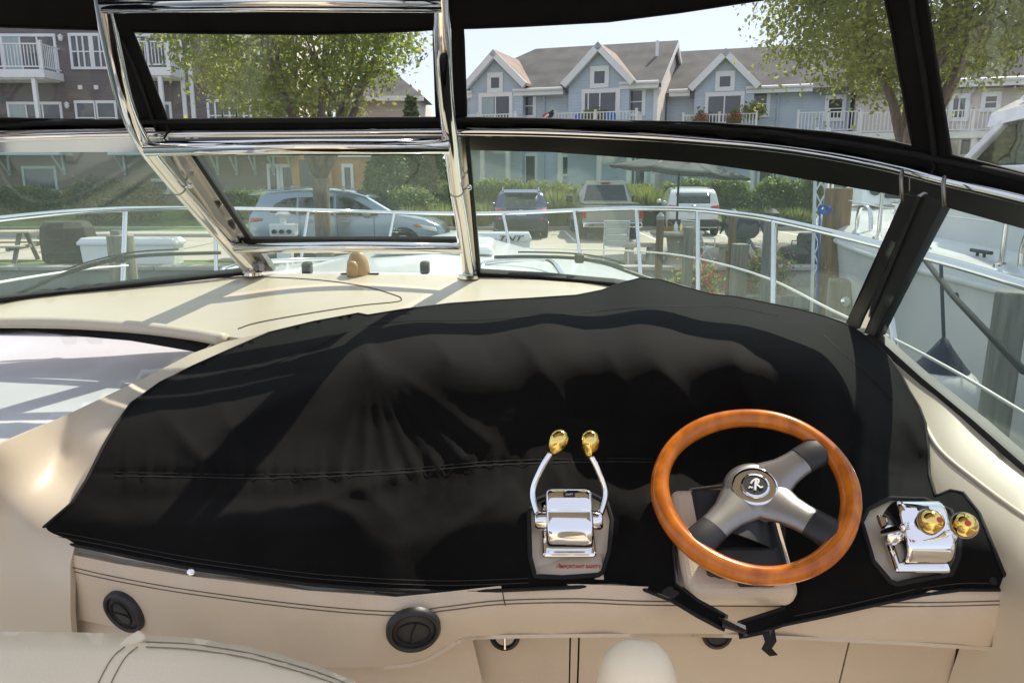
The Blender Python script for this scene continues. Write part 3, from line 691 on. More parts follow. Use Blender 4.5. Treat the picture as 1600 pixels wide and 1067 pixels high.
def spec2(root, L):
    xl = L(1030, 150)[0]; xr = L(1330, 150)[0]; zE = L(1075, 146)[1]; dep = 10; zR = L(1130, 77, dep/2)[1]
    MB().bb(xl, xr, 0, dep, .9, zE-.1).build('wall', 'blue', root); mainroof(root, xl, xr, zE, zR, dep, hip=False)
    gable_bay(root, L, (1133, 77), (1076, 138), (1190, 132), (1119, 114, 1147, 142))
    eave(root, L, 1046, 1078, 143); eave(root, L, 1166, 1270, 138)
    win_px(root, L, 1102, 146, 1161, 196, -.5, m=(.5,)); win_px(root, L, 1172, 142, 1202, 184, 0, b=(.5,)); win_px(root, L, 1290, 150, 1320, 190, 0, b=(.5,))
    x, z = L(1217, 146); MB().tube([(x, -.05, z), (x, -.05, 1.3)], .06, 8).build('downpipe', 'blue', root)
    for a, b, pt in ((1066, 1184, 180), (1246, 1345, 176)):
        xa, za = L(a, pt, -2.0); xb, _ = L(b, pt, -2.0); zf = za-1.0
        MB().bb(xa, xb, -2.0, -.5, zf-.3, zf).build('balcony_deck', 'whiteh', root, bevel=.02); railing(root, (xa+.06, -1.95, 0), (xb-.06, -1.95, 0), zf, .98, .17, (0, .5, 1), thick=.045)
        for px in (a+6, b-8):
            x = L(px, 250, -2.0)[0]; MB().lathe([(.21, .95), (.21, 1.1), (.155, 1.15), (.14, zf-.5), (.2, zf-.42), (.2, zf-.3)], 16, (x, -1.8, 0)).build('porch_column', 'whiteh', root, smooth=40)
    win_px(root, L, 1110, 244, 1150, 290, -.02, m=(.5,), trim=.14); win_px(root, L, 1185, 246, 1215, 290, -.02, trim=.14)
def spec3(root, L):
    xl = L(1340, 150)[0]; xr = L(1720, 150)[0]; zE = L(1560, 132)[1]; dep = 9; zR = zE+3.2
    MB().bb(xl, xr, 0, dep, .9, zE-.1).build('wall', 'palesid_sunlit', root); mainroof(root, xl, xr, zE, zR, dep, hip=False); eave(root, L, 1350, 1700, 132)
    win_px(root, L, 1534, 145, 1562, 175, 0, b=(.5,)); win_px(root, L, 1484, 148, 1512, 190, 0, m=(.5,)); win_px(root, L, 1400, 146, 1440, 190, 0, m=(.5,))
    xa, za = L(1345, 176, -2.0); xb, _ = L(1620, 180, -2.0); zf = za-1.0
    MB().bb(xa, xb, -2.0, -.5, zf-.3, zf).build('balcony_deck', 'whiteh', root, bevel=.02); railing(root, (xa+.06, -1.95, 0), (xb-.06, -1.95, 0), zf, .98, .17, (0, .33, .66, 1), thick=.045)
    for t in (.02, .35, .68, .98): x = xa+(xb-xa)*t; MB().bb(x-.12, x+.12, -1.9, -1.65, .9, zf-.3).build('porch_column', 'whiteh', root)
    for a in (1500, 1540, 1580): win_px(root, L, a, 205, a+26, 245, -.02, trim=.12)
townhouse('townhouse', 'blue sided townhouse with two white edged gables and an end wall coloured as sunlit', 0, spec1)
townhouse('townhouse', 'blue townhouse with a single gable, set back beside the end wall coloured as sunlit', 3.2, spec2)
townhouse('townhouse', 'pale sided house behind the big tree and the cabin cruiser', 1.5, spec3)
DX = Vector((math.cos(ANG), -math.sin(ANG), 0)); DY = Vector((math.sin(ANG), math.cos(ANG), 0))
def onfront(px, py, w):
    q = P0+DY*w; r = ray(px, py); return O+r*((q-O).dot(DY)/r.dot(DY))
# things on the balconies
def adirondack(px, label):
    p = onfront(px, 172, -1.4); p.z = onfront(930, 177, -2.2).z-1.0; root = empty('garden_chair', p, -ANG, label, 'chair', 'blue chairs on the balcony')
    for i in range(5): x = -.26+i*.13; MB().add([(x-.055, .22, .35), (x+.055, .22, .35), (x+.055, .48, 1.05+.1*(1-abs(i-2)/2)), (x-.055, .48, 1.05+.1*(1-abs(i-2)/2)), (x-.055, .25, .35), (x+.055, .25, .35), (x+.055, .51, 1.05+.1*(1-abs(i-2)/2)), (x-.055, .51, 1.05+.1*(1-abs(i-2)/2))], [(0, 1, 2, 3), (7, 6, 5, 4), (0, 4, 5, 1), (1, 5, 6, 2), (2, 6, 7, 3), (3, 7, 4, 0)]).build('back_slat', 'bluech', root)
    MB().bb(-.32, .32, -.3, .26, .33, .38).build('seat', 'bluech', root)
    for s in (-1, 1):
        MB().bb(s*.4-.07, s*.4+.07, -.35, .3, .58, .62).build('arm', 'bluech', root); MB().bb(s*.36-.03, s*.36+.03, -.33, -.23, 0, .58).build('leg', 'bluech', root); MB().bb(s*.36-.03, s*.36+.03, .2, .3, 0, .58).build('leg', 'bluech', root)
adirondack(903, 'blue plastic garden chair on the balcony left of the potted fern'); adirondack(951, 'blue plastic garden chair on the balcony right of the potted fern')
zb1 = onfront(930, 177, -2.2).z-1.0
p = onfront(927, 170, -1.5); p.z = zb1
r_ = empty('potted_fern', p, 0, 'green potted fern between the blue balcony chairs', 'plant'); MB().lathe([(.16, 0), (.22, .45), (.24, .5)], 14).build('pot', 'stonet', r_, smooth=40); leaf_mesh('foliage', np.random.RandomState(3).normal(size=(420, 3))*[.24, .2, .2]+[0, 0, .85], .22, 'leaf_b', r_, kind='stuff')
def planter(px, py, label, zf):
    p = onfront(px, py, 3.2-2.1); root = empty('flower_box', p, -ANG, label, 'flower box', 'flower boxes on the balcony rail')
    MB().bb(-.38, .38, -.14, .14, -.36, -.12).build('box', 'soil', root, bevel=.02); rs = np.random.RandomState(int(px))
    leaf_mesh('foliage', rs.normal(size=(260, 3))*[.22, .11, .09]+[0, 0, -.06], .11, 'leaf_b', root, kind='stuff'); leaf_mesh('petals', rs.normal(size=(130, 3))*[.17, .1, .08]+[.1, -.03, .05], .10, 'flower', root, kind='stuff')
    leaf_mesh('spikes', rs.normal(size=(50, 3))*[.08, .06, .14]+[0, 0, .25], .16, 'blade', root, kind='stuff')
planter(1094, 183, 'flower box with red flowers on the rail left of the sliding door', 0); planter(1147, 182, 'larger flower box with orange spikes on the rail below the sliding door', 0)
p = onfront(1176, 170, 3.2-1.4); r_ = empty('hanging_fern', p, 0, 'round green fern at the end of the flower box balcony', 'plant')
leaf_mesh('foliage', np.random.RandomState(8).normal(size=(600, 3))*[.24, .24, .17]-[0, 0, .1], .18, 'leaf_b', r_, kind='stuff'); MB().lathe([(.12, -.6), (.2, -.25), (.21, -.2)], 12).build('pot', 'stonet', r_)
# flag on a slanted staff
def flag():
    p = onfront(866, 173, -2.4); root = empty('flag', p, -ANG, 'small striped flag on a staff at the balcony corner', 'flag')
    MB().tube([(.0, .3, -.9), (-.05, -.05, .1)], .018, 6).build('staff', 'whiteh', root); MB().lathe([(.01, -.05), (.05, 0), (.01, .05)], 8, (-.05, -.05, .14)).build('finial', 'gold', root)
    def sheet_(u, v): return Vector((-.05-.62*u+.06*math.sin(v*6), -.05+.1*math.sin(u*7+v*2), .05-.30*u-.55*v-.14*u*v))
    for i in range(7):
        vs = []; fs = []
        for a in range(9):
            for b in range(2): vs.append(sheet_(a/8, (i+b)/7))
        for a in range(8): fs.append((a*2, a*2+1, a*2+3, a*2+2))
        MB().add(vs, fs).build('stripe', 'red' if i % 2 == 0 else 'whiteh', root, solid=.004)
    vs = [sheet_(a/4*.42, b/3*.56)+Vector((0, -.012, 0)) for a in range(5) for b in range(4)]; fs = [(a*4+b, a*4+b+1, a*4+b+5, a*4+b+4) for a in range(4) for b in range(3)]
    MB().add(vs, fs).build('canton', 'navy', root, solid=.004)
flag()

# ================================================================== TREES, HEDGES, PLANTS
b = at(507, 405, 18.2); tree('shade_tree', 'spreading maple with a forked trunk in front of the parked blue SUV', (b.x, 18.2, 0), 8.2, 3.25, .19, 2.0, 5, 22000, .12, 'leaf_a', 11, 2.8, shift=(-.45, 0.3))
b = at(1412, 300, 25.0); tree('shade_tree', 'large linden with several trunks behind the cabin cruiser', (b.x, 25.0, 0), 13.0, 5.8, .30, 2.6, 5, 62000, .16, 'leaf_b', 23, 3.4, shift=(.7, 0))
for px, wpx, top, yy, lab in ((603, 70, 196, 33.5, 'broad dark green cypress beside the brick wall'), (642, 44, 158, 35.0, 'tall narrow dark cypress in front of the grey roofed house'), (676, 60, 232, 34.0, 'low dark cypress at the end of the hedge')):
    q = at(px, top, yy); ht = q.z-.5; w = wpx/FPX*yy/2; root = empty('cypress_tree', (q.x, yy, .45), 0, lab, 'tree', 'cypresses by the brick wall')
    rs = np.random.RandomState(px); n = 5200; h = rs.rand(n)**.8; a = rs.uniform(0, 6.28, n); rr = w*np.clip(1.05-h**1.7, .04, 1)*rs.uniform(.72, 1.08, n)*(1+.12*np.sin(a*5+h*9))
    leaf_mesh('crown', np.c_[rr*np.cos(a), rr*np.sin(a), .1+h*ht], .22, 'thuja', root, up=1.2, kind='stuff'); MB().tube([(0, 0, -.3), (0, 0, ht*.9)], [.14, .03], 8).build('trunk', 'bark', root)
    MB().lathe([(w*.6, .2), (w*.7, ht*.3), (w*.45, ht*.65), (.05, ht*.93)], 10).build('inner_foliage', 'thuja', root)
def xat(px, y): return at(px, 300, y).x
hedge('clipped_hedge', 'clipped hedge with pale tips behind the navy wagon', xat(690, 33.2), xat(822, 33.2), 32.6, 33.9, .3, 1.74, 'hedge', 5200, .13, 'clipped hedges in front of the townhouses')
hedge('clipped_hedge', 'darker flat topped hedge between the wagon and the pickup truck', xat(824, 33.6), xat(1012, 33.6), 33.0, 34.2, .4, 1.66, 'hedge', 5200, .13, 'clipped hedges in front of the townhouses')
for i, (a, c_, lab) in enumerate(((1098, 1138, 'dark rounded shrub next to the white SUV'), (1136, 1176, 'dark shrub above the outboard motor'), (1172, 1212, 'leafy dark shrub second from the white lattice mast'), (1206, 1246, 'leafy dark shrub nearest the white lattice mast'))):
    q = at((a+c_)/2, 300, 32.0); blob_shrub('clipped_shrub', lab, (q.x, 32.0+.1*(i % 2), .22), .85, .7, 1.8, 'hedge', 2600, .14, 'row of clipped shrubs', 'bush', 30+i, stem=.75)
q = at(1268, 300, 32.2); blob_shrub('clipped_shrub', 'dark shrub behind the brown piling', (q.x, 32.2, .22), .85, .7, 1.95, 'hedge', 2600, .14, 'row of clipped shrubs', 'bush', 40, stem=.75)
hedge('clipped_hedge', 'low green hedge behind the white SUV', xat(1040, 34), xat(1110, 34), 33.5, 34.6, .45, 1.75, 'hedge', 3000, .13, 'clipped hedges in front of the townhouses')
blob_shrub('round_bush', 'big rusty green bush under the brown wall by the picnic table', (xat(145, 32), 32.0, .15), 2.0, 1.2, 1.9, 'shrub', 7000, .14, None, 'bush', 51)
blob_shrub('round_bush', 'smaller rusty green bush joined to the big one', (xat(208, 32.4), 32.4, .2), 1.25, 1.0, 1.65, 'shrub', 4200, .14, None, 'bush', 52)
hedge('low_hedge', 'bright low hedge along the brown wall', xat(-60, 33.5), xat(85, 33.5), 33.0, 34.0, .35, 1.5, 'blade', 4200, .13, None)
hedge('low_hedge', 'sunlit low hedge behind the blue SUV tail', xat(300, 33.5), xat(425, 33.5), 33.0, 34.0, .35, 1.35, 'blade', 4200, .13, None)
blob_shrub('round_bush', 'green bush in front of the brick wall right of the trunk', (xat(552, 31.6), 31.6, .12), .8, .7, 1.35, 'hedge', 2200, .13, None, 'bush', 53)
blob_shrub('round_bush', 'green bush between the cypress and the hedge', (xat(655, 31.8), 31.8, .14), 1.3, .9, 1.5, 'hedge', 3200, .13, None, 'bush', 54)
GC = 'ornamental grasses along the kerb'
for i, (px, yy, rx, hh) in enumerate(((640, 31.3, 1.1, .95), (690, 31.3, 1.2, 1.0), (752, 31.4, .8, 1.0), (872, 31.4, .85, 1.55), (893, 31.7, .7, 1.35), (1012, 31.5, 1.0, 1.75), (1030, 31.9, .8, 1.5), (985, 33.0, 1.2, 1.9), (1150, 31.2, .9, .75), (1200, 31.2, .9, .8), (1245, 31.2, .9, .75))):
    lab = ['grass clump in front of the green bush', 'grass clump right of the SUV bonnet', 'short grass clump left of the navy wagon', 'tall grass clump between wagon and pickup', 'grass clump touching the pickup', 'tallest grass clump right of the pickup cab', 'grass clump beside the white SUV', 'tall grass behind the pickup cab', 'low grass under the first dark shrubs', 'low grass in the middle of the dark shrubs', 'low grass under the shrub by the lattice mast'][i]
    q = at(px, 330, yy); grass_clump('grass_clump', lab, (q.x, yy, .18), rx, hh, 420, GC, 60+i)
def flower_pot(px, py, yy, m, label, rx, h):
    q = at(px, py, yy); root = empty('flower_planter', (q.x, yy, -.40), 0, label, 'flowers', 'flowers on the walkway'); hz = q.z+.40
    MB().lathe([(.22, 0), (.3, max(.12, hz-.25)), (.33, max(.15, hz-.2))], 14).build('pot', 'stonet', root, smooth=40); rs = np.random.RandomState(px)
    leaf_mesh('foliage', rs.normal(size=(1500, 3))*[rx*.5, rx*.4, h*.4]+[0, 0, hz], .09, 'leaf_b', root, kind='stuff'); leaf_mesh('petals', rs.normal(size=(420, 3))*[rx*.52, rx*.42, h*.42]+[0, -.08, hz+.03], .075, m, root, kind='stuff')
flower_pot(1088, 440, 16.2, 'flower', 'red geraniums in a planter at the foot of the seawall', .42, .45)
flower_pot(1193, 425, 16.4, 'pink', 'pink flowers in a planter between the grey posts', .5, .5)

# ================================================================== VEHICLES
def interp(P, x):
    if x <= P[0][0]: return P[0][1]
    for (a, b), (c_, d) in zip(P, P[1:]):
        if x <= c_: return b+(d-b)*(x-a)/(c_-a) if c_ > a else d
    return P[-1][1]
class Car:
    """x from the tail (0) to the nose (L); y sideways; z up"""
    def __init__(s, name, label, paint, L, W, prof, belt, roof, loc, rz, tumble=.22, zb=.30):
        s.L, s.W, s.prof, s.belt, s.roof, s.tumble, s.zb, s.paint = L, W, prof, belt, roof, tumble, zb, paint
        s.root = empty(name, loc, rz, label, 'car')
        xs = sorted(set([p[0] for p in prof]+list(np.linspace(0, L, 46))+[.01, .03, .06, .1, L-.01, L-.03, L-.06, L-.1])); rings = []
        for x in xs:
            zt = max(interp(prof, x), zb+.12); side = []
            for z in np.linspace(zb, zt-.09, 9): side.append((s.w(x, z), z))
            we = s.w(x, zt-.09); side += [(we*.985, zt-.045), (we*.94, zt-.015), (we*.8, zt), (we*.4, zt+.012)]
            ring = [Vector((x, y, z)) for y, z in side]+[Vector((x, -y, z)) for y, z in reversed(side)]; rings.append(ring)
        MB().loft(rings).build('body', paint, s.root, smooth=38)
    def plan(s, x):
        e = min(x, s.L-x)/.55; return s.W/2*(1-.14*(max(0, 1-e))**2.2) if e < 1 else s.W/2
    def w(s, x, z):
        b = s.plan(x)
        if z <= s.belt: return b*(1-.05*((s.belt-.25-z)/.55)**2)
        return b*(1-.05*((.25)/.55)**2*1)*(1-s.tumble*min(1.15, (z-s.belt)/(s.roof-s.belt)))
    def side(s, name, poly, m, sides=(-1, 1), eps=.006, parent=None, step=.16):
        for sg in sides:
            vs, fs = mapped(poly, step, lambda x, z: Vector((x, sg*(s.w(x, z)+eps), z)))
            fs = face_to(vs, fs, (s.L/2, sg*50, .8)); MB().add(vs, fs).build(name, m, parent or s.root, smooth=180, solid=.012)
    def rearx(s, z):
        best = None
        for (a, b), (c_, d) in zip(s.prof, s.prof[1:]):
            if b <= z <= d and d > b: return a+(c_-a)*(z-b)/(d-b)
        return s.prof[0][0]
    def rear(s, name, poly, m, eps=.012, parent=None):
        vs, fs = mapped(poly, .14, lambda y, z: Vector((s.rearx(z)-eps+.10*(abs(y)/(s.W/2))**4*.6, y, z)))
        fs = face_to(vs, fs, (-50, 0, .8)); return MB().add(vs, fs).build(name, m, parent or s.root, smooth=180, solid=.016)
    def wheel(s, x, r=.35, wd=.23, inset=.0):
        for sg in (-1, 1):
            y = sg*(s.plan(x)-wd/2+.015-inset); mx = Matrix.Rotation(R(90), 3, 'X')
            arch = [(x+(r+.07)*math.cos(t), max(s.zb+.01, r+(r+.07)*math.sin(t))) for t in np.linspace(-.35, math.pi+.35, 18)]
            vs = [Vector((a, sg*(s.w(a, z)+.004), z)) for a, z in arch]; MB().add(vs+[v-Vector((0, sg*.03, 0)) for v in vs], [tuple(range(18)), tuple(range(35, 17, -1))]).build('wheel_arch', 'trimb', s.root)
            wh = MB().lathe([(r*.62, -wd/2), (r*.93, -wd/2), (r, -wd/2+.04), (r, wd/2-.04), (r*.93, wd/2), (r*.62, wd/2)], 28, (x, y, r), mx).build('wheel', 'tyre', s.root, smooth=40)
            yo = y+sg*wd/2; rm = MB().lathe([(.05, -.02), (r*.60, -.02), (r*.66, .012), (r*.60, .02), (.05, .012)], 26, (x, yo-sg*.008, r), mx)
            rm.build('rim', 'trimb', wh, smooth=40)
            sp = MB()
            for k in range(5): a = k*1.2566+.3; sp.beam((x, yo+sg*.012, r), (x+r*.58*math.cos(a), yo+sg*.012, r+r*.58*math.sin(a)), .02, r*.2, (math.sin(a), 0, -math.cos(a)))
            sp.tube([(x+r*.6*math.cos(t), yo+sg*.008, r+r*.6*math.sin(t)) for t in np.linspace(0, 2*math.pi, 24, endpoint=False)], .02, 6, closed=True); sp.build('spokes', 'rim', wh)
    def mirror(s, x, z, m):
        for sg in (-1, 1):
            y = sg*(s.w(x, z)+.12); mb = MB(); rings = []
            for t, k in ((-.5, .6), (-.3, .95), (0, 1), (.35, .8), (.5, .35)): rings.append([Vector((x+.2*t, y+sg*.1*k*math.cos(a), z+.085*k*math.sin(a))) for a in np.linspace(0, 6.283, 10, endpoint=False)])
            mb.loft(rings); mb.beam((x, y-sg*.14, z-.05), (x, y, z-.05), .06, .03); mb.build('wing_mirror', m, s.root, smooth=50)
def rect(y0, y1, z0, z1): return [(y0, z0), (y1, z0), (y1, z1), (y0, z1)]
paint_b = mat('steel_blue_paint', (0.27, 0.335, 0.40), 0.22, 0.55, var=0.02, coat=1.0)
paint_n = mat('navy_paint', (0.015, 0.03, 0.12), 0.25, 0.3, var=0.02, coat=1.0)
paint_g = mat('gold_beige_paint', (0.40, 0.375, 0.33), 0.28, 0.5, var=0.02, coat=0.9)
paint_w = mat('white_car_paint', (0.72, 0.73, 0.73), 0.25, 0.0, var=0.02, coat=0.9)

# --- blue SUV, side on
q = at(387, 405, 19.3)
c = Car('parked_car', 'metallic blue SUV parked side on behind the maple trunk', paint_b, 4.97, 1.92,
        [(0, .62), (.03, .88), (.08, 1.08), (.30, 1.44), (.36, 1.60), (.55, 1.67), (1.3, 1.735), (2.0, 1.74), (2.6, 1.69), (3.0, 1.57), (3.72, 1.17), (3.95, 1.10), (4.5, 1.0), (4.82, .86), (4.94, .68), (4.97, .5)], 1.08, 1.74, (q.x, 20.25, 0), 0)
c.side('rear_quarter_window', [(.62, 1.16), (.72, 1.36), (.98, 1.50), (1.28, 1.53), (1.28, 1.13)], 'carglass')
c.side('rear_door_window', [(1.33, 1.13), (1.33, 1.535), (2.2, 1.555), (2.2, 1.10)], 'carglass'); c.side('front_door_window', [(2.27, 1.10), (2.27, 1.555), (2.55, 1.53), (2.85, 1.42), (3.32, 1.16), (3.3, 1.08)], 'carglass')
c.side('window_trim', [(.58, 1.12), (3.36, 1.055), (3.36, 1.075), (.58, 1.145)], 'rim', eps=.012)
for x in (1.36, 2.28): c.side('door_gap', [(x, .36), (x+.012, .36), (x+.012, 1.1), (x, 1.1)], 'trimb', eps=.002)
c.side('door_gap', [(3.2, .5), (3.212, .5), (3.22, 1.07), (3.2, 1.07)], 'trimb', eps=.002)
c.side('sill_trim', [(.95, .31), (3.6, .31), (3.6, .40), (.95, .40)], 'trimb', eps=.01)
for x in (1.5, 2.4): c.side('door_handle', rect(x, x+.2, .93, .965), 'rim', eps=.03)
c.side('taillight', [(.10, .92), (.42, .96), (.46, 1.0), (.40, 1.03), (.12, 1.03)], 'tail', eps=.014)
c.side('headlight', [(4.22, .80), (4.62, .72), (4.78, .70), (4.74, .80), (4.3, .90)], 'lamp', eps=.014); c.side('turn_signal', [(4.18, .86), (4.26, .80), (4.45, .78), (4.3, .90)], 'amber', eps=.018)
c.wheel(.98, .37); c.wheel(3.92, .37); c.mirror(3.05, 1.13, paint_b)
wsg = MB().add([(2.66, -.60, 1.665), (2.66, .60, 1.665), (3.68, .76, 1.20), (3.68, -.76, 1.20)], [(0, 1, 2, 3)]); wsg.v = [(x+.03, y, z+.035) for x, y, z in wsg.v]; wsg.build('windscreen', 'carglass', c.root, solid=.01)
MB().add([(.02, -.62, 1.58), (.02, .62, 1.58), (.4, .66, 1.67), (.4, -.66, 1.67), (.02, -.62, 1.62), (.02, .62, 1.62), (.4, .66, 1.72), (.4, -.66, 1.72)], [(3, 2, 1, 0), (4, 5, 6, 7), (0, 1, 5, 4), (2, 3, 7, 6), (1, 2, 6, 5), (3, 0, 4, 7)]).build('roof_spoiler', paint_b, c.root, bevel=.01)
MB().add([(.9, -.02, 1.73), (1.12, -.02, 1.745), (.92, 0, 1.82), (.9, .02, 1.73), (1.12, .02, 1.745)], [(0, 1, 2), (4, 3, 2), (0, 2, 3), (1, 4, 2), (0, 3, 4, 1)]).build('aerial_fin', paint_b, c.root)
for sg in (-1, 1): MB().tube([(.75, sg*.66, 1.70), (.85, sg*.66, 1.755), (2.3, sg*.66, 1.77), (2.45, sg*.66, 1.70)], .018, 6).build('roof_rail', 'rim', c.root)

# --- navy wagon, tail on
def tail_car(name, label, paint, px, yr, W, L, prof, belt, roof, rz=0.0):
    q = at(px, 372, yr); return Car(name, label, paint, L, W, prof, belt, roof, (q.x, yr, 0), R(90)+rz)
c = tail_car('parked_car', 'navy blue wagon with roof rails parked tail on', paint_n, 814, 26.0, 1.84, 4.7, [(0, .55), (.04, .80), (.12, .98), (.22, 1.02), (.55, 1.45), (.70, 1.54), (1.4, 1.60), (2.6, 1.55), (3.4, 1.02), (4.4, .9), (4.65, .7), (4.7, .5)], .98, 1.6)
c.rear('rear_window', [(-.66, 1.06), (.66, 1.06), (.55, 1.44), (-.55, 1.44)], 'carglass')
for sg in (-1, 1):
    c.rear('taillight', [(sg*.87, .90), (sg*.50, .90), (sg*.52, .99), (sg*.86, 1.04)], 'tail', eps=.05); c.rear('bumper_reflector', rect(sg*.70-.05, sg*.70+.05, .60, .72), 'tail', eps=.07)
    MB().tube([(.8, sg*.62, 1.56), (.9, sg*.62, 1.66), (2.3, sg*.62, 1.66), (2.4, sg*.62, 1.58)], .022, 6).build('roof_rail', 'rim', c.root)
c.rear('number_plate', rect(-.17, .17, .78, .90), mat('plate', (0.45, 0.5, 0.6), .5), eps=.03); c.rear('badge', rect(-.06, .06, .95, .985), 'rim', eps=.03)
MB().box((.02, 0, .50), (.14, 1.74, .34)).build('bumper', 'trimb', c.root, bevel=.05, segs=3); c.wheel(.85, .34); c.wheel(3.5, .34); c.mirror(3.2, 1.05, paint_n)
MB().add([(.46, -.56, 1.50), (.46, .56, 1.50), (.8, .58, 1.59), (.8, -.58, 1.59)], [(0, 1, 2, 3)]).build('roof_spoiler', paint_n, c.root, solid=.04)

# --- gold pickup, tail on
def pickup():
    q = at(956, 376, 25.2); root = empty('pickup_truck', (q.x, 25.2, 0), R(90), 'beige four door pickup truck with grey bed cover parked tail on', 'truck'); W = 2.0
    def sec(x, z0, z1, wb, wt, r=.08): return [Vector((x, y, z)) for y, z in ((wb, z0), (wb*1.01, (z0+z1)/2), (wt, z1-r), (wt-r*.4, z1-r*.25), (wt-r, z1), (-wt+r, z1), (-wt+r*.4, z1-r*.25), (-wt, z1-r), (-wb*1.01, (z0+z1)/2), (-wb, z0))]
    MB().loft([sec(.02, .55, 1.16, .97, .97), sec(1.9, .55, 1.17, 1.0, .99)]).build('bed', paint_g, root, smooth=35)
    MB().loft([sec(1.95, .5, 1.16, .99, .98), sec(4.2, .5, 1.16, 1.0, .99), sec(5.5, .5, 1.1, .97, .93), sec(5.75, .55, 1.0, .88, .84)]).build('cab_body', paint_g, root, smooth=35)
    MB().loft([sec(1.96, 1.14, 1.17, .90, .88, .02), sec(2.12, 1.14, 1.90, .90, .70), sec(2.5, 1.14, 1.93, .91, .71), sec(3.4, 1.14, 1.90, .91, .71), sec(4.4, 1.14, 1.2, .90, .86, .02)]).build('cab', paint_g, root, smooth=35)
    MB().add([(1.975, -.76, 1.24), (1.975, .76, 1.24), (2.085, .64, 1.78), (2.085, -.64, 1.78)], [(0, 1, 2, 3)]).build('rear_window', 'carglass', root, solid=.02, offset=0)
    for sg in (-1, 1):
        MB().add([(2.3, sg*.885, 1.25), (3.15, sg*.885, 1.25), (3.1, sg*.735, 1.8), (2.35, sg*.735, 1.8)], [(0, 1, 2, 3)]).build('side_window', 'carglass', root, solid=.03, offset=0)
        MB().bb(-.015, .1, sg*.985-.12*(sg > 0), sg*.985+.12*(sg < 0), .72, 1.08).build('taillight', 'tail', root, bevel=.015); MB().bb(.0, .1, sg*.98-.11*(sg > 0), sg*.98+.11*(sg < 0), .86, .93).build('reversing_light', 'lamp', root)
        mx = Matrix.Rotation(R(90), 3, 'X')
        for x in (1.15, 4.75):
            wv = MB().lathe([(.24, -.13), (.36, -.13), (.39, -.09), (.39, .09), (.36, .13), (.24, .13)], 26, (x, sg*.86, .39), mx).build('wheel', 'tyre', root, smooth=40); MB().lathe([(.05, -.02), (.25, -.02), (.25, .02), (.05, .03)], 20, (x, sg*.98, .39), mx).build('rim', 'rim', wv)
        MB().box((3.75, sg*1.13, 1.28), (.14, .24, .24)).build('wing_mirror', 'trimb', root, bevel=.04)
    MB().bb(-.02, .03, -.80, .80, .62, 1.15).build('tailgate', paint_g, root, bevel=.03, segs=3); MB().bb(-.03, -.015, -.14, .14, 1.04, 1.09).build('tailgate_handle', 'trimb', root)
    MB().bb(.0, 1.93, -.93, .93, 1.165, 1.205).build('bed_cover', 'umb', root, bevel=.02)
    MB().bb(-.14, .06, -.96, .96, .44, .60).build('bumper', 'chrome', root, bevel=.04, segs=3); MB().bb(-.15, -.13, -.16, .16, .50, .60).build('number_plate', 'whitep', root); MB().bb(2.0, 2.1, -.16, .16, 1.84, 1.88).build('brake_light', 'tail', root)
pickup()

# --- white SUV, tail on and a little turned
c = tail_car('parked_car', 'white SUV with black roof rails parked tail on by the umbrella pole', paint_w, 1082, 27.3, 1.88, 4.5, [(0, .55), (.04, .85), (.09, 1.05), (.14, 1.1), (.46, 1.52), (.62, 1.62), (1.4, 1.69), (2.4, 1.64), (3.2, 1.1), (4.2, .98), (4.45, .75), (4.5, .5)], 1.05, 1.69, R(-7))
c.rear('rear_window', [(-.70, 1.14), (.70, 1.14), (.58, 1.50), (-.58, 1.50)], 'carglass')
for sg in (-1, 1):
    c.rear('taillight', [(sg*.88, .95), (sg*.58, .98), (sg*.60, 1.06), (sg*.86, 1.10)], 'tail', eps=.05); MB().tube([(.75, sg*.64, 1.62), (.85, sg*.64, 1.74), (2.3, sg*.64, 1.73), (2.4, sg*.64, 1.64)], .022, 6).build('roof_rail', 'trimb', c.root)
    c.rear('bumper_reflector', rect(sg*.72-.08, sg*.72+.08, .56, .60), 'tail', eps=.08)
for x in (1.1, 1.9): MB().tube([(x, -.64, 1.74), (x, .64, 1.74)], .018, 6).build('roof_bar', 'trimb', c.root)
c.rear('badge', rect(-.08, .08, 1.06, 1.085), 'rim', eps=.03); c.rear('number_plate', rect(-.17, .17, .78, .89), 'whitep', eps=.03); MB().box((.02, 0, .46), (.14, 1.78, .26)).build('bumper', 'trimb', c.root, bevel=.05, segs=3); c.wheel(.85, .35); c.wheel(3.4, .35); c.mirror(3.0, 1.14, paint_w)

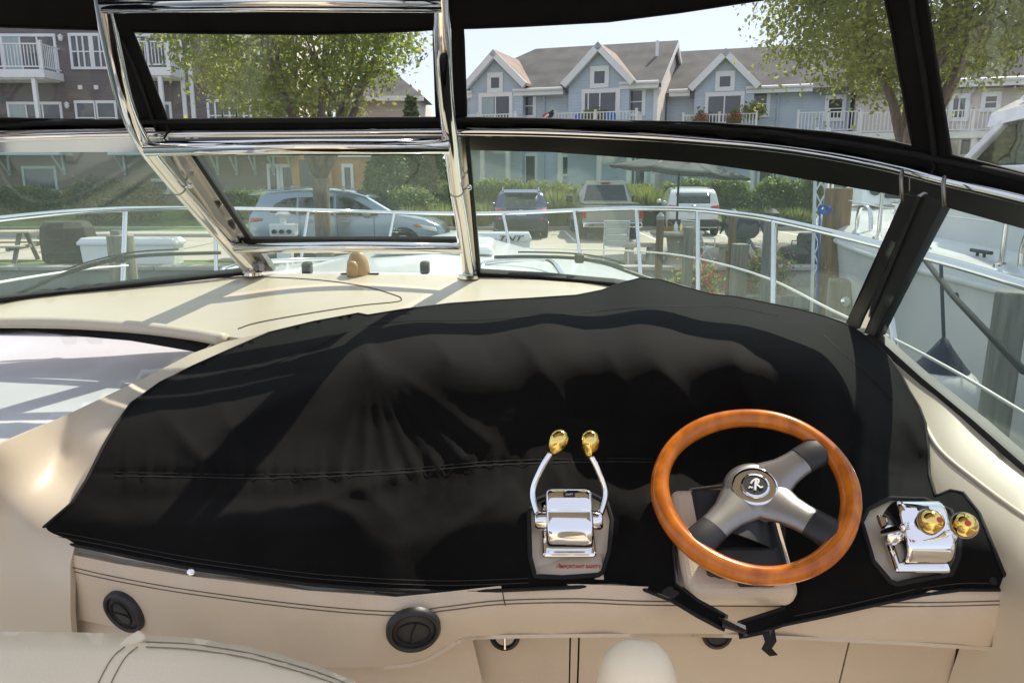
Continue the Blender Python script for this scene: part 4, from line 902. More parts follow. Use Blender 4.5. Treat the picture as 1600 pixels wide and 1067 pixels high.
# ================================================================== QUAY FURNITURE
def gpos(px, yy, z=0.02): return Vector((at(px, 400, yy).x, yy, z))
def picnic_table():
    root = empty('picnic_table', gpos(-6, 18.25), R(8), 'weathered wooden picnic table with benches on the grass', 'table')
    for i in range(5): MB().bb(-.95, .95, -.36+i*.148, -.36+i*.148+.138, .72, .765).build('top_plank', 'stonet', root, bevel=.006)
    for s in (-1, 1):
        for k in range(2): MB().bb(-.95, .95, s*.72-.14+k*.145, s*.72-.14+k*.145+.135, .43, .47).build('bench_plank', 'stonet', root, bevel=.006)
    for x in (-.65, .65):
        t = MB().beam((x, -.62, 0), (x, -.16, .72), .05, .09, (1, 0, 0)); t.beam((x, .62, 0), (x, .16, .72), .05, .09, (1, 0, 0)); t.bb(x-.03, x+.03, -.84, .84, .35, .43); t.build('trestle', 'pileg', root)
picnic_table()
def covered_round():
    root = empty('covered_fire_pit', gpos(110, 18.2), 0, 'dark brown octagonal cover over garden furniture beside the white dock box', 'cover')
    def ring(r, z, j=0): return [Vector((r*math.cos(a)*(1+.02*math.sin(3*a+j)), r*math.sin(a), z)) for a in np.linspace(.39, 6.283+.39, 8, endpoint=False)]
    MB().loft([ring(.50, 0), ring(.60, .1), ring(.61, .55, 1), ring(.57, .85, 2), ring(.44, 1.0)]).build('cloth', 'darkcover', root, smooth=30, bevel=.03, segs=2)
    t = MB()
    for z in (.30, .62): t.tube([Vector((.625*math.cos(a), .615*math.sin(a), z)) for a in np.linspace(0, 6.283, 24, endpoint=False)], .008, 5, closed=True)
    t.build('piping', 'trimb', root)
covered_round()
def dock_box(px0, px1, yy, h, label, rz=0, m='white', name='dock_box'):
    a, b_ = gpos(px0, yy), gpos(px1, yy); W = b_.x-a.x; root = empty(name, ((a.x+b_.x)/2, yy, .02), rz, label, 'dock box', None)
    MB().loft([[Vector((x*W/2*.93, y*.27, 0)) for x, y in ((-1, -1), (1, -1), (1, 1), (-1, 1))], [Vector((x*W/2*.96, y*.29, h*.78)) for x, y in ((-1, -1), (1, -1), (1, 1), (-1, 1))]]).build('tub', m, root, bevel=.03, segs=3)
    MB().loft([[Vector((x*W/2, y*.33, h*.74)) for x, y in ((-1, -1), (1, -1), (1, 1), (-1, 1))], [Vector((x*W/2, y*.33, h*.84)) for x, y in ((-1, -1), (1, -1), (1, 1), (-1, 1))], [Vector((x*W/2*.93, y*.26, h)) for x, y in ((-1, -1), (1, -1), (1, 1), (-1, 1))]]).build('lid', m, root, bevel=.025, segs=3)
    MB().bb(-.06, .06, -.345, -.325, h*.62, h*.76).build('latch', 'steel', root); return root
dock_box(133, 284, 17.95, .64, 'long white dock box on the quay behind a leaning piling')
r_ = dock_box(722, 830, 17.95, .76, 'white dock box lettered in black on its sloping lid')
ctext('lettering', 'TNT', 'blackp', None, Matrix.Translation((.30, -.347, .635)) @ Matrix.Rotation(R(90), 4, 'X') @ Matrix.Diagonal((1.7, 1, 1, 1)), .16, .35, .004, .004).parent = r_
dock_box(1250, 1290, 18.1, .72, 'tall black dock box behind the blue rope', m='blackp')
def pedestal():
    root = empty('power_pedestal', gpos(446, 17.95), 0, 'white dock power pedestal with a lamp on top', 'power post')
    MB().bb(-.17, .17, -.12, .12, 0, .70).build('cabinet', 'white', root, bevel=.02, segs=2); MB().bb(-.3, .3, -.14, .14, .66, .95).build('meter_box', 'white', root, bevel=.03, segs=2)
    MB().lathe([(.05, .95), (.08, 1.0), (.07, 1.12), (.16, 1.14), (.17, 1.18), (.1, 1.23), (.02, 1.25)], 18).build('lamp_head', 'white', root, smooth=40)
    for x in (-.17, 0, .17): MB().lathe([(.05, 0), (.05, .1), (.035, .11)], 10, (x, -.14, .78), Matrix.Rotation(R(90), 3, 'X')).build('socket', 'trimb', root)
pedestal()
def lawn_chair(px, yy, rz, label):
    root = empty('folding_chair', gpos(px, yy), rz, label, 'chair', 'folding chairs by the stone table'); w = .28
    f = MB()
    for s in (-1, 1):
        f.tube([(s*w, -.28, .02), (s*w, .02, .40), (s*w, .30, 1.02)], .014, 8); f.tube([(s*w, .30, .02), (s*w, -.02, .38), (s*w, -.24, .42)], .014, 8); f.tube([(s*w, -.26, .62), (s*w, .14, .64)], .018, 8); f.tube([(s*w, -.25, .42), (s*w, -.25, .62)], .012, 8)
    f.tube([(-w, .30, 1.02), (w, .30, 1.02)], .014, 8); f.tube([(-w, -.28, .02), (w, -.28, .02)], .012, 8); f.tube([(-w, .30, .02), (w, .30, .02)], .012, 8); f.tube([(-w, -.25, .42), (w, -.25, .42)], .014, 8); f.build('frame', 'whitemet', root, smooth=60)
    def sl(p0, p1, n, nm):
        for i in range(n):
            t0 = i/n; t1 = (i+.9)/n; a = Vector(p0)+(Vector(p1)-Vector(p0))*t0; b_ = Vector(p0)+(Vector(p1)-Vector(p0))*t1
            MB().add([(-w, a.y, a.z), (w, a.y, a.z), (w, b_.y, b_.z), (-w, b_.y, b_.z)], [(0, 1, 2, 3)]).build(nm, 'sling', root, solid=.008)
    sl((0, .04, .44), (0, .295, 1.0), 4, 'back_web'); sl((0, -.24, .425), (0, .02, .41), 3, 'seat_web')
    for s in (-1, 1): MB().add([(s*w*.99, .05, .47), (s*w*.86, .05, .47), (s*w*.86, .289, .99), (s*w*.99, .289, .99)], [(0, 1, 2, 3)]).build('stripe', 'navy', root, solid=.012, offset=0)
lawn_chair(962, 18.0, R(174), 'folding chair with pale webbing standing alone beside the stone bench'); lawn_chair(1090, 18.0, R(115), 'folding chair turned sideways behind the green post')
def stone_table():
    root = empty('stone_table', gpos(1056, 18.35), 0, 'round cast stone table with bottles on it', 'table')
    MB().lathe([(.3, 0), (.26, .08), (.2, .3), (.24, .6), (.45, .66), (.62, .68), (.64, .72), (.62, .76)], 30).build('table_top', 'stonet', root, smooth=40)
    for i, (x, y, hh, r, m, lab) in enumerate(((-.03, 0, .24, .05, 'white', 'white bottle with blue cap on the stone table'), (.10, .05, .2, .04, 'gold', 'small amber bottle on the stone table'))):
        o = MB().lathe([(r, 0), (r, hh*.55), (r*.45, hh*.72), (r*.4, hh*.9)], 12, (0, 0, 0)); bt = empty('bottle', root.location+Vector((x, y, .76)), 0, lab, 'bottle', 'bottles on the table'); o.build('bottle_body', m, bt, smooth=50); MB().lathe([(r*.48, hh*.88), (r*.48, hh)], 10).build('cap', 'bluech', bt)
    bx = empty('basket', root.location+Vector((-.24, .02, .76)), 0, 'brown basket on the stone table', 'basket'); MB().lathe([(.13, 0), (.15, .1)], 16).build('weave', 'tanwood', bx); MB().tube([(-.14, 0, .1), (-.08, 0, .2), (.08, 0, .2), (.14, 0, .1)], .012, 6).build('handle', 'tanwood', bx)
    for px, yy, rz, lab in ((1000, 18.1, .3, 'curved cast stone bench between the folding chair and the stone table'), (1110, 18.15, -.4, 'curved cast stone bench under the sideways chair')):
        b_ = empty('stone_bench', gpos(px, yy), rz, lab, 'bench', 'benches round the stone table'); sg = []
        outer = [(.55*math.cos(t), -.30+.55*math.sin(t)) for t in np.linspace(.5, 2.64, 10)]; inner = [(.25*math.cos(t), -.30+.25*math.sin(t)) for t in np.linspace(2.64, .5, 10)]
        poly = outer+inner; n = len(poly); MB().add([(x, y, .40) for x, y in poly]+[(x, y, .48) for x, y in poly], [tuple(range(n))[::-1], tuple(range(n, 2*n))]+[(i, (i+1) % n, n+(i+1) % n, n+i) for i in range(n)]).build('seat', 'stonet', b_, bevel=.01)
        for s in (-.28, .28): MB().loft([[Vector((s+x*.10, y*.12, 0)) for x, y in ((-1, -1), (1, -1), (1, 1), (-1, 1))], [Vector((s+x*.07, y*.1, .41)) for x, y in ((-1, -1), (1, -1), (1, 1), (-1, 1))]]).build('leg', 'stonet', b_, bevel=.015)
stone_table()
def umbrella():
    yy = 20.6; q = at(1062, 244, yy); root = empty('patio_umbrella', (q.x, yy, 0), 0, 'dark grey tilted patio umbrella in front of the townhouse porch', 'umbrella')
    ap = Vector((0, 0, q.z+.22)); a1 = at(962, 256, yy); a2 = at(1154, 282, yy); Rr = 1.9; pts = []
    for k in range(8):
        a = k*math.pi/4+.2; x = Rr*math.cos(a); y = Rr*.95*math.sin(a); pts.append(Vector((x, y, q.z-.42-.10*x)))
    for k in range(8):
        p, r = pts[k], pts[(k+1) % 8]; vs = []; fs = []
        for i in range(6):
            for j in range(5):
                t = i/5; s = j/4; e = p.lerp(r, s); v = ap.lerp(e, t); v.z -= .10*t*(1-t)*2+.05*t*math.sin(math.pi*s); vs.append(v)
        for i in range(5):
            for j in range(4): fs.append((i*5+j, i*5+j+1, i*5+j+6, i*5+j+5))
        MB().add(vs, fs).build('canopy_panel', 'umb', root, smooth=180, solid=.008)
        MB().tube([ap-Vector((0, 0, .05)), p-Vector((0, 0, .04))], .012, 5).build('rib', 'trimb', root)
    MB().tube([(0, 0, .05), (0, 0, ap.z+.06)], .03, 10).build('pole', 'trimb', root); MB().lathe([(.3, 0), (.3, .06), (.06, .12), (.05, .35)], 20).build('base', 'trimb', root)
umbrella()
# outboard motor on a stand, under a navy cloth
def outboard():
    root = empty('outboard_motor', gpos(1158, 17.9), R(12), 'grey outboard motor on a stand half under a dark cloth', 'outboard motor')
    def rg(x0, x1, y, z): return [Vector((x, yy, z)) for x, yy in ((x0, -y), (x1-.08, -y), (x1, -y*.5), (x1, y*.5), (x1-.08, y), (x0, y), (x0-.05, 0))]
    MB().loft([rg(-.28, .26, .17, .62), rg(-.34, .36, .22, .74), rg(-.36, .38, .23, .98), rg(-.30, .30, .2, 1.12), rg(-.2, .18, .13, 1.18)]).build('cowl', 'outb', root, bevel=.03, segs=2, smooth=50)
    MB().loft([rg(-.14, .16, .1, .1), rg(-.16, .18, .12, .62)]).build('midsection', 'outb', root, bevel=.02); MB().loft([rg(-.24, .16, .06, .05), rg(-.22, .16, .07, .14)]).build('gearcase', 'outb', root, bevel=.02)
    k = MB().tube([(.2, -.15, .45), (.42, -.15, .40), (.45, -.12, .28)], .02, 6); k.tube([(.2, .15, .45), (.42, .15, .40), (.45, .12, .28)], .02, 6); k.tube([(.42, -.15, .4), (.42, .15, .4)], .02, 6); k.build('clamp_bracket', 'steel', root)
    s = MB()
    for y in (-.25, .25): s.beam((-.45, y, 0), (.05, y, .6), .05, .05); s.beam((.45, y, 0), (.05, y, .6), .05, .05)
    s.beam((.05, -.25, .6), (.05, .25, .6), .05, .05); s.build('stand', 'pileg', root)
    vs = []; fs = []; rs = random.Random(4)
    for i in range(15):
        for j in range(9):
            x = -.52+i*.075; y = -.34+j*.085; e = max(0, abs(x)-.24)*1.25+max(0, abs(y)-.16)*1.5; vs.append((x*.85, y*.85, 1.22-e*.9-.03*math.sin(x*17+j)-.03*math.cos(y*21+i)))
    for i in range(14):
        for j in range(8): fs.append((i*9+j, (i+1)*9+j, (i+1)*9+j+1, i*9+j+1))
    o = MB().add(vs, fs).build('cloth', 'navy', root, smooth=180, solid=.012, offset=0, subsurf=1)
outboard()
def kettle():
    root = empty('charcoal_grill', gpos(1240, 17.95), 0, 'low dark lidded grill by the black dock box', 'grill')
    MB().lathe([(.05, .10), (.26, .14), (.36, .24), (.37, .30), (.30, .40), (.1, .46)], 22).build('bowl_and_lid', 'blackp', root, smooth=50); MB().tube([(-.07, 0, .45), (-.06, 0, .56), (.06, 0, .56), (.07, 0, .45)], .014, 6).build('handle', 'trimb', root)
    for k in range(3): a = k*2.09; MB().tube([(.2*math.cos(a), .2*math.sin(a), .16), (.3*math.cos(a), .3*math.sin(a), 0)], .012, 6).build('leg', 'trimb', root)
kettle()
def person():
    q = at(1372, 222, 33.5); zg = .35; root_loc = Vector((q.x, 33.5, zg))
    me = bpy.data.meshes.new('body'); V = [(0, 0, .9), (0, 0, 1.15), (0, 0, 1.42), (0, 0, 1.52), (0, -.02, 1.66), (.1, 0, .88), (.11, .02, .48), (.11, 0, .06), (.11, -.14, .04), (-.1, 0, .88), (-.12, -.05, .48), (-.12, .03, .06), (-.12, -.11, .04), (.2, 0, 1.40), (.25, .03, 1.12), (.22, -.08, .88), (-.2, 0, 1.40), (-.25, .03, 1.12), (-.22, -.08, .88)]
    E = [(0, 1), (1, 2), (2, 3), (3, 4), (0, 5), (5, 6), (6, 7), (7, 8), (0, 9), (9, 10), (10, 11), (11, 12), (2, 13), (13, 14), (14, 15), (2, 16), (16, 17), (17, 18)]
    me.from_pydata(V, E, []); o = newobj('person', me); o.location = root_loc; me.materials.append(mat('skin', (.45, .28, .2), .6)); sk = o.modifiers.new('skin', 'SKIN'); rad = [.15, .14, .15, .06, .10, .1, .065, .05, .04, .1, .065, .05, .04, .065, .045, .035, .065, .045, .035]
    for i, r in enumerate(rad): me.skin_vertices[0].data[i].radius = (r, r*.8 if i < 3 else r)
    me.skin_vertices[0].data[0].use_root = True; s = o.modifiers.new('sub', 'SUBSURF'); s.levels = 1; s.render_levels = 2
    tag(o, 'distant person in a plum top standing beside the big tree trunks', 'person')
    MB().lathe([(.20, .88), (.19, 1.1), (.22, 1.35), (.16, 1.46), (.08, 1.5)], 16).build('shirt', mat('plum_cloth', (.25, .08, .14), .8), o, smooth=60); MB().lathe([(.105, 1.64), (.115, 1.70), (.09, 1.76), (.03, 1.79)], 14, (0, .0, 0)).build('hair', 'soil', o, smooth=60)
    for sx in (.11, -.11): MB().lathe([(.085, .08), (.10, .5), (.12, .9)], 10, (sx, 0, 0)).build('trouser_leg', 'navy', o, smooth=60)
person()

# ================================================================== PILINGS IN THE BASIN
def piling(name, label, px, ptop, yy, d, m, square=False, lean=(0, 0), cap=None, rz=.2):
    q = at(px, ptop, yy); H = q.z-(WATER-.8); root = empty(name, (q.x-lean[0], yy, WATER-.8), 0, label, 'piling', 'pilings of the berths')
    mb = MB(); r = d/2
    if square:
        ring = [(math.cos(rz)*x*r-math.sin(rz)*y*r, math.sin(rz)*x*r+math.cos(rz)*y*r) for x, y in ((-1, -1), (1, -1), (1, 1), (-1, 1))]
    else: ring = [(r*math.cos(a)*(1+.03*math.sin(3*a)), r*math.sin(a)) for a in np.linspace(0, 6.283, 20, endpoint=False)]
    mb.loft([[Vector((x*k+lean[0]*t, y*k+lean[1]*t, H*t)) for x, y in ring] for t, k in ((0, 1.06), (.5, 1.02), (.8, 1), (1, .985))])
    mb.build('timber', m, root, smooth=None if square else 40, bevel=.012)
    if cap: MB().lathe([(r*1.05, H-.02), (r*1.08, H+.05), (r*.3, H+.12)], 18, (lean[0], lean[1], 0)).build('cap', cap, root)
    return root
r_ = piling('mooring_piling', 'pale round piling in front of the long white dock box', 187, 367, 9.0, .30, 'pile', lean=(.02, 0)); H_ = at(187, 367, 9).z-(WATER-.8)
MB().bb(-.06, .05, -.06, .05, H_-.01, H_+.05).build('bolt_block', 'pileg', r_)
r_ = piling('mooring_piling', 'thick brown square piling with a blue rope beside it', 1311, 294, 8.3, .27, 'pileb', True, lean=(.02, 0), rz=-.35)
piling('mooring_piling', 'grey cracked piling behind the thick brown one', 1352, 372, 8.7, .24, 'pileg')
r_ = piling('mooring_piling', 'short pale board post with a round bolt in front of the brown piling', 1318, 437, 7.7, .27, 'pile', True, rz=-.3)
q = at(1318, 470, 7.58); MB(off=r_.location).lathe([(.05, 0), (.05, .03), (.02, .04)], 16, (q.x, 7.56, q.z), Matrix.Rotation(R(90), 3, 'X')).build('bolt', 'steel', r_)
piling('mooring_piling', 'grey green square post left of the outboard motor', 1077, 355, 13.6, .16, 'pile', True, rz=.05)
piling('mooring_piling', 'pale green grey square piling between two rail posts', 1157, 381, 11.5, .20, 'pile', True, rz=.12)
piling('mooring_piling', 'dark topped grey round piling beside the pink flowers', 1206, 338, 12.5, .23, 'pileg', cap='rubber')
piling('mooring_piling', 'thin brown post with grey cap left of the stone table', 1032, 342, 15.3, .15, 'pileb', cap='kerb')
piling('mooring_piling', 'thin brown post with grey cap in front of the outboard motor', 1146, 336, 15.3, .15, 'pileb', cap='kerb')
piling('mooring_piling', 'heavy weathered piling against the neighbouring hull', 1583, 455, 4.0, .16, 'pileg', lean=(.03, 0))
# blue mooring rope coiled on the tall pole
def blue_rope():
    t = at(1283, 326, 8.6); root = empty('mooring_rope', at(1277, 500, 8.5), 0, 'bright blue rope coiled at the brown piling and hanging down', 'rope'); off = root.location
    mb = MB(off); mb.tube([at(1281, 330, 8.15), at(1279, 400, 8.2), at(1277, 470, 8.2), at(1283, 540, 8.2)], .011, 8); mb.build('hanging_line', 'bluerope', root, smooth=180)
    mb = MB(off)
    for k in range(5): c0 = at(1284+k*1.5, 324+k*1.2, 8.12); mb.tube([c0+Vector(((.035+.006*k)*math.cos(a), .02*math.sin(a*2+k), (.030+.004*k)*math.sin(a))) for a in np.linspace(0, 6.283, 18, endpoint=False)], .008, 7, closed=True)
    mb.build('coil', 'bluerope', root, smooth=180)
blue_rope()
def lattice():
    yy = 15.0; root = empty('lattice_mast', (at(1283, 400, yy).x, yy, WATER-.5), 0, 'white lattice mast behind the brown piling', 'mast'); off = root.location
    p = [at(1276, 200, yy), at(1271, 460, yy)]; q = [at(1296, 200, yy), at(1283, 460, yy)]
    for a, b_ in (p, q): MB(off).tube([a, b_-Vector((0, 0, .6))], .035, 8).build('pole', 'whitemet', root, smooth=60)
    for i in range(7):
        t = i/8; t2 = (i+1)/8; MB(off).tube([p[0].lerp(p[1], t), q[0].lerp(q[1], t2)], .015, 6).build('brace', 'whitemet', root); MB(off).tube([q[0].lerp(q[1], t), p[0].lerp(p[1], t2)], .015, 6).build('brace', 'whitemet', root)
lattice()

# ================================================================== NEIGHBOURING CRUISER
def neighbour():
    root = empty('cabin_cruiser', (4.75, 4.0, WATER), 0, 'white cabin cruiser berthed alongside with grey hull side and rail posts', 'boat'); off = root.location
    cx = 4.75; ys = [11.8, 11.6, 11.2, 10.6, 9.8, 8.8, 7.6, 6.2, 4.6, 2.5, 0, -3]
    def hb(y): t = min(1, (11.8-y)/6.5); return max(.03, 1.62*(1-(1-t)**2.1))
    def zr(y): return 1.26+.20*max(0, (y-4)/7.8)**1.6
    rings = []; decks = []
    for y in ys:
        b_ = hb(y); z = zr(y); k = .55+.2*min(1, (11.8-y)/5)
        rings.append([Vector((cx-b_, y, z)), Vector((cx-b_*.97, y-.05, z-.35)), Vector((cx-b_*(k+.15), y-.28*(y > 9), z-1.3)), Vector((cx-b_*k, y-.5*(y > 9), -.75)), Vector((cx, y-.8*(y > 9), -1.4)), Vector((cx+b_*k, y-.5*(y > 9), -.75)), Vector((cx+b_*(k+.15), y-.28*(y > 9), z-1.3)), Vector((cx+b_*.97, y-.05, z-.35)), Vector((cx+b_, y, z))])
    MB(off).loft(rings, closed=False, cap=False).build('hull', 'hullgrey', root, smooth=45)
    d = []
    for y in ys:
        b_ = hb(y); z = zr(y); d.append([Vector((cx-b_, y, z)), Vector((cx-b_*1.0, y, z+.13)), Vector((cx-b_*.94, y, z+.17)), Vector((cx-b_*.5, y, z+.22)), Vector((cx, y, z+.25)), Vector((cx+b_*.5, y, z+.22)), Vector((cx+b_*.94, y, z+.17)), Vector((cx+b_, y, z+.13)), Vector((cx+b_, y, z))])
    MB(off).loft(d, closed=False, cap=False).build('foredeck', 'white', root, smooth=50)
    for s in (-1, 1): MB(off).tube([(cx+s*(hb(y)+.01), y, zr(y)+.01) for y in ys], .028, 8).build('rub_rail', 'fender', root, smooth=180)
    # trunk cabin and deckhouse
    T = []
    for y, w, z in ((8.6, .35, 1.55), (8.2, .75, 1.78), (7.4, 1.0, 1.95), (6.5, 1.13, 2.0), (4, 1.15, 2.0), (-2, 1.15, 2.0)): T.append([Vector((cx-w, y, 1.42)), Vector((cx-w*.96, y, z-.08)), Vector((cx-w*.85, y, z)), Vector((cx, y, z+.06)), Vector((cx+w*.85, y, z)), Vector((cx+w*.96, y, z-.08)), Vector((cx+w, y, 1.42))])
    MB(off).loft(T, closed=False).build('trunk_cabin', 'white', root, smooth=50)
    def hr(y, w, z): return [Vector((cx-w, y, z)), Vector((cx+w, y, z))]
    # windscreen pillars and dark panes
    fb_ = [(cx-1.08, 6.42, 2.06), (cx-1.0, 6.02, 2.40), (cx+1.0, 6.02, 2.40), (cx+1.08, 6.42, 2.06)]
    MB(off).add([fb_[0], fb_[3], fb_[2], fb_[1]], [(0, 1, 2, 3)]).build('front_windscreen', 'carglass', root, solid=.02)
    sidep = [(cx-1.09, 6.3, 2.08), (cx-1.09, 2.0, 2.08), (cx-1.01, 2.0, 2.40), (cx-1.01, 5.95, 2.40)]
    for i in range(3):
        f0, f1 = i/3+.01, (i+1)/3-.01; lo = [Vector(sidep[0]).lerp(Vector(sidep[1]), f) for f in (f0, f1)]; hi = [Vector(sidep[3]).lerp(Vector(sidep[2]), f) for f in (f0, f1)]
        MB(off).add([lo[0], hi[0], hi[1], lo[1]], [(0, 1, 2, 3)]).build('side_window', 'carglass', root, solid=.02)
    fr = MB(off)
    for a, b_ in ((fb_[0], fb_[1]), (fb_[3], fb_[2]), ((cx, 6.42, 2.06), (cx, 6.02, 2.40))): fr.beam(Vector(a)+Vector((0, .01, 0)), Vector(b_)+Vector((0, .01, 0)), .09, .06, (0, 1, .5))
    fr.box((cx, 6.44, 2.03), (2.25, .1, .1)); fr.box((cx-1.09, 4.1, 2.03), (.07, 4.3, .1)); fr.box((cx+1.09, 4.1, 2.03), (.07, 4.3, .1)); fr.build('window_frame', 'white', root, bevel=.01)
    tp = []
    for y, w, z in ((6.38, .75, 2.42), (6.25, 1.02, 2.44), (5.6, 1.10, 2.47), (2, 1.15, 2.48), (-1, 1.15, 2.46)): tp.append([Vector((cx-w, y, z-.06)), Vector((cx-w*.98, y, z+.04)), Vector((cx-w*.8, y, z+.14)), Vector((cx, y, z+.2)), Vector((cx+w*.8, y, z+.14)), Vector((cx+w*.98, y, z+.04)), Vector((cx+w, y, z-.06))])
    MB(off).loft(tp).build('hard_top', 'white', root, smooth=50)
    fly = []
    for y, w, z in ((5.75, 1.0, 2.66), (5.5, 1.02, 3.05), (1, 1.05, 3.1)): fly.append([Vector((cx-w, y+.25, 2.55)), Vector((cx-w, y, z)), Vector((cx+w, y, z)), Vector((cx+w, y+.25, 2.55))])
    MB(off).loft(fly).build('flybridge', 'white', root, bevel=.04)
    MB(off).add([(cx-.92, 5.80, 2.68), (cx+.92, 5.80, 2.68), (cx+.94, 5.56, 2.96), (cx-.94, 5.56, 2.96)], [(0, 1, 2, 3)]).build('flybridge_screen', 'carglass', root, solid=.02)
    # stanchions and life lines
    tops = []
    for y in (10.6, 9.3, 8.2, 7.0, 6.0, 5.05, 3.9, 2.6):
        x = cx-hb(y)+.09; z = zr(y)+.15; st = MB(off).tube([(x, y, z), (x, y, z+.52)], .017, 10); st.lathe([(.05, z-.01), (.05, z+.015), (.02, z+.03)], 12, (x, y, 0)); st.build('stanchion', 'steel', root, smooth=60); tops.append(Vector((x, y, z+.52)))
    MB(off).tube(tops, .007, 6).build('life_line', 'ropew', root); MB(off).tube([t-Vector((0, 0, .24)) for t in tops], .006, 6).build('life_line', 'ropew', root)
    for y in (4.85, 7.7):
        x = cx-hb(y)+.12; z = zr(y)+.15; MB(off).tube(smooth_path([(x, y+.05, z), (x, y+.05, z+.16), (x, y-.02, z+.25), (x+.02, y-.16, z+.2), (x+.02, y-.22, z)], 5), .02, 10).build('grab_hoop', 'steel', root, smooth=180)
    cl = MB(off)
    for y in (6.5, 5.4): x = cx-hb(y)+.16; z = zr(y)+.16; cl.tube([(x, y-.12, z+.05), (x, y+.12, z+.05)], .014, 6); cl.tube([(x, y-.04, z), (x, y-.04, z+.05)], .012, 6); cl.tube([(x, y+.04, z), (x, y+.04, z+.05)], .012, 6)
    cl.build('cleat', 'blackp', root)
    # anchor gear and vents on the foredeck
    MB(off).loft([[Vector((cx+x*.30-.1, y, 1.66)) for x, y in ((-1, 10.4), (1, 10.4), (1, 9.7), (-1, 9.7))], [Vector((cx+x*.24-.1, y, 1.98)) for x, y in ((-1, 10.3), (1, 10.3), (1, 9.85), (-1, 9.85))]]).build('windlass_box', 'white', root, bevel=.04, segs=3)
    for s in (-1, 1): MB(off).lathe([(.06, -.02), (.07, .0), (.07, .02), (.03, .03)], 14, (cx-.1+s*.12, 9.76, 1.85), Matrix.Rotation(R(90), 3, 'X')).build('windlass_drum', 'blackp', root)
    MB(off).tube(smooth_path([(cx-.5, 10.2, 1.72), (cx-.2, 9.9, 1.78), (cx+.1, 9.5, 1.76), (cx+.5, 9.2, 1.72)], 5), .03, 8).build('anchor_hose', 'ropek', root)
    MB(off).bb(cx-.28, cx+.28, 8.75, 9.2, 1.68, 1.73).build('deck_hatch', 'alu', root, bevel=.02)
    for px, py in ((1426, 445), (1529, 484), (1545, 490)):
        t = (hb(5)*-1+cx-.0); r = ray(px, py); y = 5.4 if px < 1500 else 4.7; x = cx-hb(y)*.985; p = Vector((x, y, EYE+r.z*(x/r.x))); MB(off).lathe([(.035, -.03), (.03, .0), (.012, .03)], 10, p, Matrix.Rotation(R(-90), 3, 'Y')).build('drain_fitting', 'blackp', root)
    MB(off).box((cx-1.13, 5.2, 1.86), (.05, 2.6, .10)).build('rolled_cover', 'canvas', root, bevel=.03)
    MB(off).box((cx-1.16, 5.7, 1.93), (.06, .5, .09)).build('blue_lashing', 'bluerope', root, bevel=.03)
    MB(off).beam((cx-1.3, 4.6, 1.45), (cx-1.25, 4.55, 2.0), .05, .06).build('boat_hook', 'tanwood', root)
    return root
neighbour()
def fender_ball():
    c0 = at(1463, 632, 4.6); root = empty('ball_fender', c0, 0, 'big grey ball fender with a navy top hanging against the hull', 'fender'); r = .27
    MB().lathe([(r*math.sin(t)*1.0+.002, -r*1.02*math.cos(t)) for t in np.linspace(0.05, 2.75, 16)], 28).build('ball', 'fender', root, smooth=180)
    MB().lathe([(r*.60, r*.84), (r*.50, r*.95), (r*.2, r*1.35), (r*.08, r*1.55)], 24).build('top_cap', 'navy', root, smooth=60)
    t = at(1470, 405, 4.75)-c0; MB().tube([(0, 0, r*1.5), tuple(t)], .011, 8).build('lanyard', 'navy', root)
fender_ball()
def dock_lines():
    a = at(1425, 380, 5.6); b_ = at(1600, 580, 3.2); o = MB().tube([a, a.lerp(b_, .5)-Vector((0, 0, .03)), b_], .017, 8).build('dock_line', 'ropek', smooth=180); tag(o, 'black dock line running taut across the neighbouring hull', 'rope')
dock_lines()

